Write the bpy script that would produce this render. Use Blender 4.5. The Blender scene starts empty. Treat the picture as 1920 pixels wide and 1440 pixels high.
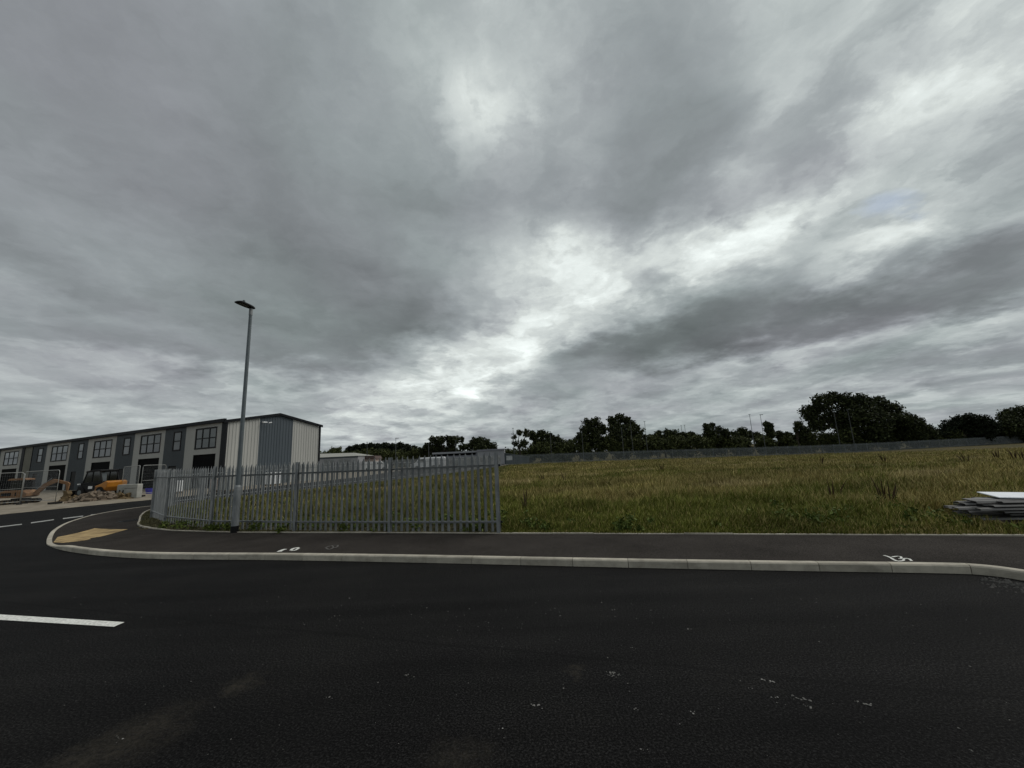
import bpy, bmesh, math, random
import numpy as np
from mathutils import Vector, Matrix
from mathutils.geometry import tessellate_polygon

S = bpy.context.scene
COL = S.collection
rng = np.random.default_rng(7)
random.seed(7)

# ------------------------------------------------------------------ camera
FPX, CAMH = 740.0, 1.84
PITCH, ROLL = math.atan(133 / 740.0), math.radians(2.7)
fw = Vector((0, math.cos(PITCH), math.sin(PITCH)))
up0 = Vector((0, -math.sin(PITCH), math.cos(PITCH)))
rt0 = Vector((1, 0, 0))
rt = rt0 * math.cos(ROLL) - up0 * math.sin(ROLL)
up = rt0 * math.sin(ROLL) + up0 * math.cos(ROLL)
cam_d = bpy.data.cameras.new('camera')
cam = bpy.data.objects.new('camera', cam_d)
COL.objects.link(cam)
cam.matrix_world = Matrix(((rt.x, up.x, -fw.x, 0), (rt.y, up.y, -fw.y, 0), (rt.z, up.z, -fw.z, CAMH), (0, 0, 0, 1)))
cam_d.sensor_width = 36
cam_d.lens = FPX / 1920 * 36
cam_d.clip_end = 6000
cam_d.clip_start = 0.05
S.camera = cam


def ray(x, y):
    return fw + rt * ((x - 960) / FPX) - up * ((y - 720) / FPX)


def at(x, y, Y):
    """point on the sight line of a photo pixel at world depth Y"""
    d = ray(x, y)
    return Vector((0, 0, CAMH)) + d * (Y / d.y)


def gp(x, y, z=0.0):
    d = ray(x, y)
    return Vector((0, 0, CAMH)) + d * ((z - CAMH) / d.z)


# ------------------------------------------------------------------ sky
W = bpy.data.worlds.new('World')
S.world = W
W.use_nodes = True
nt = W.node_tree
nt.nodes.clear()
SUN_AZ, SUN_EL = math.radians(72), math.radians(50)


class NG:
    """small helper for building node graphs"""
    def __init__(s, tree): s.t = tree

    def n(s, typ, **kw):
        nd = s.t.nodes.new(typ)
        for k, v in kw.items(): setattr(nd, k, v)
        return nd

    def put(s, sock, v):
        if isinstance(v, bpy.types.NodeSocket): s.t.links.new(v, sock)
        elif v is not None: sock.default_value = v

    def m(s, op, a, b=None, c=None, clamp=False):
        nd = s.n('ShaderNodeMath', operation=op, use_clamp=clamp)
        for i, v in enumerate((a, b, c)):
            if v is not None: s.put(nd.inputs[i], v)
        return nd.outputs[0]

    def v(s, op, a, b=None, scale=None):
        nd = s.n('ShaderNodeVectorMath', operation=op)
        s.put(nd.inputs[0], a)
        if b is not None: s.put(nd.inputs[1], b)
        if scale is not None: s.put(nd.inputs['Scale'], scale)
        return nd.outputs['Value'] if op in ('DOT_PRODUCT', 'LENGTH', 'DISTANCE') else nd.outputs['Vector']

    def noise(s, vec, scale, detail=4, rough=0.5, out='Fac', dist=0.0, lac=2.0):
        nd = s.n('ShaderNodeTexNoise')
        s.put(nd.inputs['Vector'], vec)
        for k, v in (('Scale', scale), ('Detail', detail), ('Roughness', rough), ('Distortion', dist), ('Lacunarity', lac)): s.put(nd.inputs[k], v)
        return nd.outputs[out]

    def ramp(s, f, stops, interp='LINEAR'):
        nd = s.n('ShaderNodeValToRGB')
        s.put(nd.inputs[0], f)
        cr = nd.color_ramp
        cr.interpolation = interp
        while len(cr.elements) < len(stops): cr.elements.new(0.5)
        for e, (p, c) in zip(cr.elements, stops):
            e.position = p
            e.color = (c, c, c, 1) if isinstance(c, (int, float)) else (*c, 1)
        return nd.outputs[0]

    def mix(s, f, a, b, blend='MIX'):
        nd = s.n('ShaderNodeMix', data_type='RGBA', blend_type=blend)
        s.put(nd.inputs[0], f)
        for i, v in ((6, a), (7, b)):
            if isinstance(v, tuple): v = (*v, 1) if len(v) == 3 else v
            s.put(nd.inputs[i], v)
        return nd.outputs[2]


g = NG(nt)
D = g.v('NORMALIZE', g.n('ShaderNodeTexCoord').outputs['Generated'])
sep = g.n('ShaderNodeSeparateXYZ')
nt.links.new(D, sep.inputs[0])
dz = g.m('ADD', g.m('MAXIMUM', sep.outputs[2], 0.0), 0.15)
cmb = g.n('ShaderNodeCombineXYZ')
g.put(cmb.inputs[0], g.m('DIVIDE', sep.outputs[0], dz))
g.put(cmb.inputs[1], g.m('DIVIDE', sep.outputs[1], dz))
PL = cmb.outputs[0]                                   # position on the cloud deck
rotn = g.n('ShaderNodeMapping')
rotn.inputs['Rotation'].default_value = (0, 0, math.radians(-4))
rotn.inputs['Scale'].default_value = (1.3, 0.85, 1.0)
g.put(rotn.inputs[0], PL)
PS = rotn.outputs[0]                                  # streaked along the wind
warp = g.v('SUBTRACT', g.noise(PL, 2.3, 7, 0.58, 'Color'), (0.5, 0.5, 0.5))
DW = g.v('ADD', D, g.v('SCALE', warp, scale=0.24))
# broad light and dark areas of the cloud deck: centre (photo px), spreads px, tilt, strength
LOBES = [
    (940, 40, 190, 200, 0, .08), (910, 195, 55, 40, 0, .15), (905, 200, 170, 110, 0, .07), (330, 60, 420, 170, 0, -.035),
    (250, 555, 340, 34, -7, -.06), (300, 300, 360, 190, -10, -.05), (30, 570, 120, 36, -5, .05), (620, 515, 120, 42, -16, -.07), (745, 615, 130, 45, 18, -.12),
    (800, 360, 170, 60, 5, -.04), (1200, 300, 90, 150, -10, -.06), (1560, 50, 200, 70, 28, -.09), (1330, 90, 80, 80, 40, -.03),
    (1035, 495, 90, 40, -8, .23), (975, 615, 110, 60, 25, .20), (880, 720, 120, 30, 20, .08), (1250, 488, 180, 30, 22, .25), (1410, 440, 160, 40, 25, .26),
    (1780, 160, 190, 46, 27, .22), (1600, 215, 80, 30, 30, .10), (1430, 200, 60, 50, 55, .10), (1390, 315, 70, 30, 35, .18), (1800, 330, 190, 40, 22, .12), (1640, 480, 150, 34, 22, .20),
    (1560, 330, 130, 45, 25, -.06), (890, 690, 140, 36, 22, .17), (640, 690, 100, 22, 8, .06), (1060, 400, 30, 110, -12, .05),
    (1350, 612, 180, 40, 12, -.13), (1150, 655, 120, 28, 10, -.10), (1700, 570, 240, 40, 16, -.10), (1850, 450, 90, 30, 24, -.12),
    (1480, 668, 170, 20, 9, .13), (1850, 610, 130, 22, 16, .09), (300, 650, 330, 22, -5, -.05), (300, 705, 460, 24, -3, .09), (200, 775, 420, 30, -2, .07), (250, 742, 300, 12, -2, -.03), (1500, 760, 420, 30, -2, .06),
    (740, 800, 280, 34, 2, .13), (1000, 740, 260, 18, 4, -.06), (1320, 715, 140, 16, 6, .06), (1750, 735, 300, 22, -2, .07), (1600, 690, 200, 14, 8, -.04),
]
acc = None
for (px, py, sx, sy, ang, amp) in LOBES:
    c = ray(px, py).normalized()
    ca, sa = math.cos(math.radians(ang)), math.sin(math.radians(ang))
    e1 = (ray(px + ca, py - sa).normalized() - c)
    e2 = (ray(px + sa, py + ca).normalized() - c)
    A = e1 / (e1.length_squared * sx); B = e2 / (e2.length_squared * sy)
    a = g.m('SUBTRACT', g.v('DOT_PRODUCT', DW, tuple(A)), c.dot(A))
    b = g.m('SUBTRACT', g.v('DOT_PRODUCT', DW, tuple(B)), c.dot(B))
    q = g.m('MULTIPLY_ADD', a, a, g.m('MULTIPLY', b, b))
    ex = g.m('POWER', 0.6065, q)
    acc = g.m('MULTIPLY_ADD', ex, amp, 0.612 if acc is None else acc)
# unseen sky brightened for added fill: behind the camera and rightward around the sun
behind = g.ramp(g.m('MULTIPLY_ADD', sep.outputs[1], -1.0, 0.5), [(0.35, 0.0), (0.9, 1.0)])
right = g.ramp(g.v('DOT_PRODUCT', D, (math.sin(SUN_AZ) * math.cos(SUN_EL), math.cos(SUN_AZ) * math.cos(SUN_EL), math.sin(SUN_EL))), [(0.87, 0.0), (0.99, 1.0)])
acc = g.m('ADD', acc, g.m('ADD', g.m('MULTIPLY', behind, 0.07), g.m('MULTIPLY', right, 0.3)))
fb = g.noise(PS, 1.3, 9, 0.56, dist=0.3)
fb2 = g.noise(g.v('ADD', PL, g.v('SCALE', warp, scale=0.8)), 4.0, 7, 0.55)
det = g.m('ADD', g.m('MULTIPLY', g.m('SUBTRACT', fb, 0.5), 0.34), g.m('MULTIPLY', g.m('SUBTRACT', fb2, 0.5), 0.24))
gain = g.m('MULTIPLY_ADD', g.m('SUBTRACT', acc, 0.5), 2.2, 0.42)
gain = g.m('MINIMUM', g.m('MAXIMUM', gain, 0.34), 1.25)
edge = g.ramp(g.noise(g.v('ADD', PS, g.v('SCALE', warp, scale=0.9)), 2.6, 6, 0.5), [(0.38, 0.0), (0.52, 0.6), (0.62, 1.0)], 'EASE')
wisp = g.m('MULTIPLY', g.m('SUBTRACT', edge, 0.55), g.m('MULTIPLY', g.ramp(acc, [(0.60, 0.15), (0.80, 1.0)]), 0.13))
Lv = g.m('ADD', g.m('ADD', acc, wisp), g.m('MULTIPLY', det, gain))
Lv = g.m('MINIMUM', g.m('MAXIMUM', Lv, 0.36), 1.02)
lin = g.m('POWER', Lv, 2.25)
tint = g.mix(g.ramp(g.noise(PS, 0.9, 3, 0.5), [(0.35, 0.0), (0.65, 1.0)]), (0.885, 1.015, 1.03), (0.93, 0.985, 1.06))
tint = g.mix(g.ramp(Lv, [(0.6, 0.0), (0.85, 1.0)]), tint, (0.95, 1.02, 0.995))
ccol = g.v('SCALE', tint, scale=lin)
bgc = g.n('ShaderNodeBackground')
g.put(bgc.inputs[0], ccol)
bgc.inputs[1].default_value = 1.0
nish = g.n('ShaderNodeTexSky', sky_type='NISHITA')
nish.sun_disc = False
nish.sun_elevation = SUN_EL
nish.sun_rotation = SUN_AZ
bgn = g.n('ShaderNodeBackground')
g.put(bgn.inputs[0], nish.outputs[0])
bgn.inputs[1].default_value = 0.10
# a small opening in the clouds shows the blue behind
cg = ray(1685, 380).normalized()
gd = g.v('DISTANCE', g.v('ADD', D, g.v('SCALE', warp, scale=0.30)), tuple(cg))
gap = g.ramp(gd, [(0.0, 0.42), (0.028, 0.34), (0.06, 0.0)])
mx = g.n('ShaderNodeMixShader')
g.put(mx.inputs[0], gap)
nt.links.new(bgc.outputs[0], mx.inputs[1])
nt.links.new(bgn.outputs[0], mx.inputs[2])
wo = g.n('ShaderNodeOutputWorld')
nt.links.new(mx.outputs[0], wo.inputs[0])
W.cycles.sampling_method = 'MANUAL'
W.cycles.sample_map_resolution = 512

# sun behind the overcast, high in front of the camera
sd = bpy.data.lights.new('sun', 'SUN')
sd.energy = 1.5
sd.angle = math.radians(35)
sd.color = (1.0, 0.96, 0.9)
sun = bpy.data.objects.new('sun', sd)
COL.objects.link(sun)
to_sun = Vector((math.sin(SUN_AZ) * math.cos(SUN_EL), math.cos(SUN_AZ) * math.cos(SUN_EL), math.sin(SUN_EL)))
sun.rotation_euler = to_sun.to_track_quat('Z', 'Y').to_euler()
S.view_settings.view_transform = 'Standard'
S.view_settings.look = 'None'
S.view_settings.exposure = 0.0
S.view_settings.gamma = 1.0


# ------------------------------------------------------------------ materials
def mat(name, build, rough=0.8, spec=0.3, metal=0.0):
    m = bpy.data.materials.new(name)
    m.use_nodes = True
    t = m.node_tree
    b = t.nodes['Principled BSDF']
    b.inputs['Roughness'].default_value = rough
    b.inputs['Specular IOR Level'].default_value = spec
    b.inputs['Metallic'].default_value = metal
    gg = NG(t)
    tc = gg.n('ShaderNodeTexCoord')
    geo = gg.n('ShaderNodeNewGeometry')
    c = build(gg, geo.outputs['Position'], tc.outputs['Object'], b) if build else None
    if c is not None: gg.put(b.inputs['Base Color'], (*c, 1) if isinstance(c, tuple) and len(c) == 3 else c)
    return m


def bump(gg, b, h, strength=0.3, dist=0.01):
    n = gg.n('ShaderNodeBump')
    n.inputs['Strength'].default_value = strength
    n.inputs['Distance'].default_value = dist
    gg.put(n.inputs['Height'], h)
    gg.put(b.inputs['Normal'], n.outputs[0])


def mottled(name, c1, c2, scale=3.0, rough=0.8, spec=0.3, metal=0.0, bs=0.0, stretch=None):
    def f(gg, P, O, b):
        v = P
        if stretch: v = gg.v('MULTIPLY', P, stretch)
        n = gg.noise(v, scale, 6, 0.6)
        if bs: bump(gg, b, n, bs, 0.01)
        return gg.mix(gg.ramp(n, [(0.3, 0.0), (0.7, 1.0)]), c1, c2)
    return mat(name, f, rough, spec, metal)


STAINS = [gp(450, 1285), gp(230, 1400), gp(300, 1350), gp(120, 1440), gp(1080, 1260), gp(860, 1425)]


def asphalt(gg, P, O, b):
    fine = gg.noise(P, 62, 4, 0.75)
    mid = gg.noise(P, 24, 4, 0.65)
    big = gg.noise(P, 0.55, 5, 0.6)
    along = gg.n('ShaderNodeMapping')
    along.inputs['Rotation'].default_value = (0, 0, 0.27)
    along.inputs['Scale'].default_value = (0.12, 1.6, 1)
    gg.put(along.inputs[0], P)
    lane = gg.ramp(gg.noise(along.outputs[0], 1.0, 4, 0.6), [(0.35, 0.72), (0.65, 1.3)])   # roller passes along the road
    agg = gg.ramp(fine, [(0.38, 0.05), (0.52, 0.8), (0.66, 3.6)])
    c = gg.mix(gg.ramp(big, [(0.3, 0.0), (0.75, 1.0)]), (0.0066, 0.0064, 0.0066), (0.0120, 0.0116, 0.0110))
    c = gg.v('SCALE', gg.v('MULTIPLY', c, agg), scale=lane)
    # pale stone chips showing at the surface
    vor = gg.n('ShaderNodeTexVoronoi')
    gg.put(vor.inputs['Vector'], P); vor.inputs['Scale'].default_value = 38
    chip = gg.m('MULTIPLY', gg.m('LESS_THAN', vor.outputs['Distance'], 0.16), gg.m('GREATER_THAN', gg.noise(P, 13, 2), 0.66))
    c = gg.mix(gg.m('MULTIPLY', chip, 0.35), c, (0.10, 0.10, 0.095))
    # dried mud and dust stains
    wv = gg.v('ADD', P, gg.v('SCALE', gg.v('SUBTRACT', gg.noise(P, 3.5, 5, 0.65, 'Color'), (0.5, 0.5, 0.5)), scale=0.5))
    for i, (s, r, k) in enumerate(zip(STAINS, (0.2, 0.42, 0.3, 0.3, 0.12, 0.3), (.8, .5, .4, .4, .5, .4))):
        d = gg.v('DISTANCE', wv, tuple(s))
        f = gg.m('MULTIPLY', gg.ramp(gg.m('DIVIDE', d, r), [(0.15, 1.0), (1.0, 0.0)]), gg.ramp(gg.noise(P, 17, 5, 0.7), [(0.38, 0.1), (0.62, k)]))
        c = gg.mix(f, c, (0.046, 0.040, 0.031))
    dust = gg.m('MULTIPLY', gg.ramp(gg.noise(P, 0.9, 6, 0.7), [(0.52, 0.0), (0.72, 1.0)]), gg.ramp(gg.noise(P, 24, 4, 0.7), [(0.45, 0.0), (0.7, 0.5)]))
    c = gg.mix(dust, c, (0.026, 0.024, 0.021))
    # laying joint along the road
    dl = gg.v('DOT_PRODUCT', gg.v('SUBTRACT', P, tuple(gp(1400, 1262))), (0.28, 0.96, 0))
    jl = gg.m('ABSOLUTE', gg.m('ADD', dl, gg.m('MULTIPLY', gg.m('SUBTRACT', gg.noise(P, 1.3, 3), 0.5), 0.12)))
    c = gg.mix(gg.ramp(jl, [(0.0, 0.55), (0.035, 0.0)]), c, (0.003, 0.003, 0.003))
    bump(gg, b, gg.m('ADD', fine, gg.m('MULTIPLY', mid, 0.7)), 0.8, 0.012)
    return c


M = {}
M['asphalt'] = mat('asphalt', asphalt, 0.82, 0.07)


def tarmac(gg, P, O, b):
    fine = gg.noise(P, 55, 4, 0.75)
    big = gg.noise(P, 0.8, 6, 0.65)
    c = gg.mix(gg.ramp(big, [(0.3, 0.0), (0.7, 1.0)]), (0.026, 0.0226, 0.020), (0.045, 0.0395, 0.0355))
    c = gg.v('MULTIPLY', c, gg.ramp(fine, [(0.33, 0.3), (0.52, 0.95), (0.7, 2.1)]))
    crack = gg.m('MULTIPLY', gg.m('LESS_THAN', gg.m('ABSOLUTE', gg.m('SUBTRACT', gg.noise(P, 0.7, 8, 0.7), 0.5)), 0.004), 0.5)
    c = gg.mix(crack, c, (0.012, 0.011, 0.01))
    sp = gg.ramp(gg.noise(P, 33, 2, 0.5), [(0.74, 0.0), (0.78, 0.5)])
    c = gg.mix(sp, c, (0.16, 0.155, 0.14))
    bump(gg, b, fine, 0.6, 0.004)
    return c


M['tarmac'] = mat('pavement_tarmac', tarmac, 0.95, 0.05)


def concrete(gg, P, O, b):
    n = gg.noise(P, 5, 7, 0.65)
    f = gg.noise(P, 120, 3, 0.6)
    c = gg.mix(gg.ramp(n, [(0.32, 0.0), (0.68, 1.0)]), (0.33, 0.302, 0.25), (0.48, 0.44, 0.365))
    oi = gg.n('ShaderNodeAttribute', attribute_name='tone')
    c = gg.v('MULTIPLY', c, gg.m('MULTIPLY_ADD', oi.outputs['Fac'], 0.26, 0.87))
    c = gg.mix(gg.ramp(gg.noise(gg.v('MULTIPLY', P, (1, 1, 3)), 2.3, 6, 0.7), [(0.5, 0.0), (0.75, 0.55)]), c, (0.12, 0.115, 0.09))
    bump(gg, b, f, 0.3, 0.003)
    return c


M['concrete'] = mat('kerb_concrete', concrete, 0.9, 0.25)
M['paint'] = mottled('road_paint', (0.42, 0.42, 0.39), (0.84, 0.84, 0.79), 34, 0.8)
M['tactile'] = mottled('buff_paving', (0.17, 0.118, 0.058), (0.50, 0.36, 0.175), 2.6, 0.9, bs=0.3)
M['galv'] = mottled('galvanised_steel', (0.15, 0.16, 0.165), (0.30, 0.312, 0.315), 8, 0.55, 0.5, 0.35, stretch=(1, 1, 0.35))
M['galv_far'] = mottled('weathered_steel', (0.11, 0.124, 0.13), (0.18, 0.2, 0.206), 1.5, 0.7, 0.3, 0.1)
M['pole'] = mottled('lamp_post_paint', (0.10, 0.118, 0.125), (0.135, 0.155, 0.165), 5, 0.5, 0.4, 0.3)
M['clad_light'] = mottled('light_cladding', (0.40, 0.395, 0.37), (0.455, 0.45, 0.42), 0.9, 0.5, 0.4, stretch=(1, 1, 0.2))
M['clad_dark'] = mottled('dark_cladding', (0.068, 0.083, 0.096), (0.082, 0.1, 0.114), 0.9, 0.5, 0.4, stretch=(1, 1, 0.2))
M['front_light_shaded'] = mottled('shaded_pale_cladding', (0.32, 0.318, 0.30), (0.365, 0.362, 0.34), 0.9, 0.5, 0.4, stretch=(1, 1, 0.2))  # gable's pale cladding darkened: the front's shade is put into its colour
M['front_dark_shaded'] = mottled('shaded_slate_cladding', (0.030, 0.039, 0.046), (0.04, 0.050, 0.057), 0.9, 0.5, 0.4, stretch=(1, 1, 0.2))  # gable's dark cladding again, with the front's shade in the colour
M['clad_olive'] = mottled('olive_cladding', (0.13, 0.128, 0.10), (0.16, 0.155, 0.125), 0.9, 0.5, 0.4)
M['anthracite'] = mottled('anthracite_trim', (0.008, 0.0095, 0.012), (0.013, 0.0145, 0.018), 3, 0.6, 0.15)
M['black'] = mottled('black_paint', (0.005, 0.005, 0.0055), (0.009, 0.009, 0.0095), 5, 0.6, 0.2)
M['dark_void'] = mottled('shutter_black', (0.003, 0.0033, 0.0036), (0.006, 0.0063, 0.0066), 2, 0.8, 0.05)
M['glass'] = mottled('window_glass', (0.035, 0.042, 0.042), (0.085, 0.095, 0.092), 0.45, 0.06, 0.6)
M['dark_glass'] = mottled('dark_glass', (0.01, 0.012, 0.012), (0.03, 0.034, 0.034), 0.8, 0.05, 0.6)
M['rubber'] = mottled('black_rubber', (0.01, 0.01, 0.01), (0.022, 0.021, 0.02), 12, 0.9, 0.2)
M['orange_rust'] = mottled('faded_orange_paint', (0.13, 0.066, 0.033), (0.24, 0.135, 0.066), 2.5, 0.7)
M['yellow'] = mottled('amber_paint', (0.34, 0.12, 0.008), (0.44, 0.18, 0.012), 2, 0.4, 0.5)
M['white'] = mottled('white_paint', (0.70, 0.71, 0.72), (0.8, 0.8, 0.8), 2, 0.4, 0.5)
M['board'] = mottled('white_board', (0.66, 0.69, 0.74), (0.78, 0.8, 0.83), 3, 0.5)
M['blue'] = mottled('blue_plastic', (0.03, 0.03, 0.30), (0.05, 0.045, 0.4), 4, 0.5)
M['barrier'] = mottled('grey_plastic', (0.26, 0.26, 0.235), (0.36, 0.355, 0.325), 3, 0.8, bs=0.1)
M['strip'] = mottled('weathered_strip', (0.075, 0.072, 0.07), (0.19, 0.185, 0.18), 4, 0.75, 0.3, stretch=(0.4, 1, 1))
M['block'] = mottled('pale_block', (0.24, 0.19, 0.165), (0.34, 0.28, 0.25), 5, 0.9, bs=0.3)
M['brick'] = mottled('pale_brick', (0.30, 0.22, 0.19), (0.46, 0.40, 0.37), 3, 0.9)
M['panel_grey'] = mottled('lilac_grey_render', (0.20, 0.20, 0.225), (0.25, 0.25, 0.275), 1, 0.8)
M['roof_grey'] = mottled('grey_roof', (0.26, 0.265, 0.28), (0.32, 0.32, 0.335), 0.8, 0.6)
M['red_tile'] = mottled('red_tile', (0.075, 0.055, 0.05), (0.11, 0.08, 0.072), 3, 0.9)
M['rubble'] = mottled('rubble_stone', (0.09, 0.066, 0.046), (0.2, 0.16, 0.12), 2.5, 0.95, bs=0.4)
M['gravel'] = mottled('grey_gravel', (0.03, 0.03, 0.028), (0.11, 0.105, 0.098), 9, 0.95)
M['sandy'] = mottled('sandy_hardcore', (0.15, 0.125, 0.09), (0.28, 0.245, 0.195), 1.1, 0.95, bs=0.5)
M['mound'] = mottled('brown_spoil', (0.09, 0.062, 0.03), (0.17, 0.125, 0.07), 3, 0.95, bs=0.6)
M['bark'] = mottled('bark', (0.03, 0.024, 0.018), (0.055, 0.045, 0.034), 4, 0.95)
M['lens'] = mottled('lamp_lens', (0.05, 0.05, 0.05), (0.08, 0.08, 0.08), 5, 0.2, 0.5)


def leafmat(name, dark, light):
    def f(gg, P, O, b):
        a = gg.n('ShaderNodeAttribute', attribute_name='tone')
        return gg.mix(a.outputs['Fac'], dark, light)
    return mat(name, f, 0.75, 0.15)


M['leaf_dark'] = leafmat('dark_foliage', (0.012, 0.016, 0.007), (0.062, 0.074, 0.027))
M['leaf_mid'] = leafmat('bramble_foliage', (0.018, 0.024, 0.008), (0.095, 0.108, 0.036))
M['leaf_conifer'] = leafmat('conifer_foliage', (0.008, 0.012, 0.006), (0.022, 0.03, 0.014))


def grassmat(gg, P, O, b):
    a = gg.n('ShaderNodeAttribute', attribute_name='blade_color')
    return a.outputs['Color']


M['grass'] = mat('grass_blades', grassmat, 0.8, 0.12)


def soil(gg, P, O, b):
    n = gg.noise(P, 0.25, 6, 0.6)
    n2 = gg.noise(P, 3.5, 6, 0.7)
    c = gg.mix(gg.ramp(n, [(0.35, 0.0), (0.65, 1.0)]), (0.055, 0.052, 0.02), (0.105, 0.082, 0.035))
    c = gg.v('MULTIPLY', c, gg.ramp(n2, [(0.3, 0.45), (0.7, 1.3)]))
    bump(gg, b, n2, 0.8, 0.1)
    return c


M['soil'] = mat('field_ground', soil, 0.95, 0.1)


# ------------------------------------------------------------------ object helpers
def link(name, data, parent=None):
    o = bpy.data.objects.new(name, data)
    COL.objects.link(o)
    if parent: o.parent = parent
    return o


def tag(o, label=None, cat=None, group=None, kind=None):
    if label: o['label'] = label
    if cat: o['category'] = cat
    if group: o['group'] = group
    if kind: o['kind'] = kind
    return o


def thing(name, label, cat, loc=(0, 0, 0), rz=0.0, group=None):
    o = link(name, None)
    o.location = loc
    o.rotation_euler = (0, 0, rz)
    o.empty_display_size = 0.2
    return tag(o, label, cat, group)


class MB:
    """collects shapes and links them as one mesh object"""
    def __init__(s): s.V = []; s.F = []; s.tone = []

    def add(s, V, F, tone=None):
        o = len(s.V)
        s.V += [tuple(v) for v in V]
        s.F += [tuple(i + o for i in f) for f in F]
        if tone is not None: s.tone += [tone] * len(V)
        return s

    def box(s, x0, x1, y0, y1, z0, z1, Mx=None, tone=None):
        V = [Vector((x, y, z)) for z in (z0, z1) for y in (y0, y1) for x in (x0, x1)]
        if Mx: V = [Mx @ v for v in V]
        return s.add(V, [(0, 2, 3, 1), (4, 5, 7, 6), (0, 1, 5, 4), (2, 6, 7, 3), (0, 4, 6, 2), (1, 3, 7, 5)], tone)

    def prism(s, pts, y0, y1, Mx=None, tone=None):
        """outline in XZ swept along Y"""
        n = len(pts)
        V = [Vector((x, y, z)) for y in (y0, y1) for x, z in pts]
        if Mx: V = [Mx @ v for v in V]
        F = [tuple(range(n)), tuple(range(2 * n - 1, n - 1, -1))] + [(i, i + n, (i + 1) % n + n, (i + 1) % n) for i in range(n)]
        return s.add(V, F, tone)

    def tube(s, pts, rad, seg=8, caps=True):
        pts = [Vector(p) for p in pts]
        if not isinstance(rad, (list, tuple)): rad = [rad] * len(pts)
        V, F = [], []
        ref = Vector((0.0, 0.0, 1.0))
        for i, p in enumerate(pts):
            d = (pts[min(i + 1, len(pts) - 1)] - pts[max(i - 1, 0)]).normalized()
            if abs(d.dot(ref)) > 0.95: ref2 = Vector((1, 0, 0))
            else: ref2 = ref
            a = d.cross(ref2).normalized(); b = d.cross(a).normalized()
            for k in range(seg):
                t = 2 * math.pi * k / seg
                V.append(p + (a * math.cos(t) + b * math.sin(t)) * rad[i])
        for i in range(len(pts) - 1):
            for k in range(seg):
                F.append((i * seg + k, i * seg + (k + 1) % seg, (i + 1) * seg + (k + 1) % seg, (i + 1) * seg + k))
        if caps:
            F.append(tuple(range(seg - 1, -1, -1)))
            F.append(tuple((len(pts) - 1) * seg + k for k in range(seg)))
        return s.add(V, F)

    def build(s, name, m, parent=None, bevel=0.0, smooth=False):
        me = bpy.data.meshes.new(name)
        me.from_pydata(s.V, [], s.F)
        if s.tone:
            a = me.attributes.new('tone', 'FLOAT', 'POINT')
            a.data.foreach_set('value', np.array(s.tone, dtype=np.float32))
        bm = bmesh.new(); bm.from_mesh(me)
        bmesh.ops.recalc_face_normals(bm, faces=bm.faces)
        bm.to_mesh(me); bm.free()
        me.materials.append(M[m])
        if smooth: me.shade_smooth()
        o = link(name, me, parent)
        if bevel:
            md = o.modifiers.new('bevel', 'BEVEL')
            md.width = bevel; md.segments = 2; md.limit_method = 'ANGLE'
        return o


def mesh_np(name, V, F, m, parent=None, attr=None, color=None):
    """big meshes straight from arrays; F all the same length"""
    me = bpy.data.meshes.new(name)
    k = F.shape[1]
    me.vertices.add(len(V)); me.vertices.foreach_set('co', V.astype(np.float32).ravel())
    me.loops.add(F.size); me.loops.foreach_set('vertex_index', F.astype(np.int32).ravel())
    me.polygons.add(len(F)); me.polygons.foreach_set('loop_start', np.arange(0, F.size, k, dtype=np.int32))
    me.update(calc_edges=True)
    if attr is not None:
        a = me.attributes.new('tone', 'FLOAT', 'POINT'); a.data.foreach_set('value', attr.astype(np.float32))
    if color is not None:
        a = me.attributes.new('blade_color', 'FLOAT_COLOR', 'POINT'); a.data.foreach_set('color', color.astype(np.float32).ravel())
    me.materials.append(M[m])
    return link(name, me, parent)


def copy_tree(o, parent=None):
    c = o.copy(); COL.objects.link(c)
    c.parent = parent
    for ch in list(o.children): copy_tree(ch, c)
    return c


def smooth_path(pts, step):
    """Catmull-Rom through the points, resampled at a fixed step"""
    P = [Vector((*p, 0)) if len(p) == 2 else Vector(p) for p in pts]
    Q = [P[0] * 2 - P[1]] + P + [P[-1] * 2 - P[-2]]
    out = []
    for i in range(1, len(Q) - 2):
        for k in range(40):
            t = k / 40
            a, b, c, d = Q[i - 1], Q[i], Q[i + 1], Q[i + 2]
            out.append(0.5 * ((2 * b) + (c - a) * t + (2 * a - 5 * b + 4 * c - d) * t * t + (3 * b - a - 3 * c + d) * t ** 3))
    out.append(P[-1])
    res = [out[0]]; acc = 0
    for a, b in zip(out, out[1:]):
        L = (b - a).length
        while acc + L >= step:
            f = (step - acc) / L
            a = a.lerp(b, f); L = (b - a).length
            res.append(a.copy()); acc = 0
        acc += L
    return res


def smstep(a, b, x):
    t = np.clip((x - a) / (b - a), 0, 1)
    return t * t * (3 - 2 * t)


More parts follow.
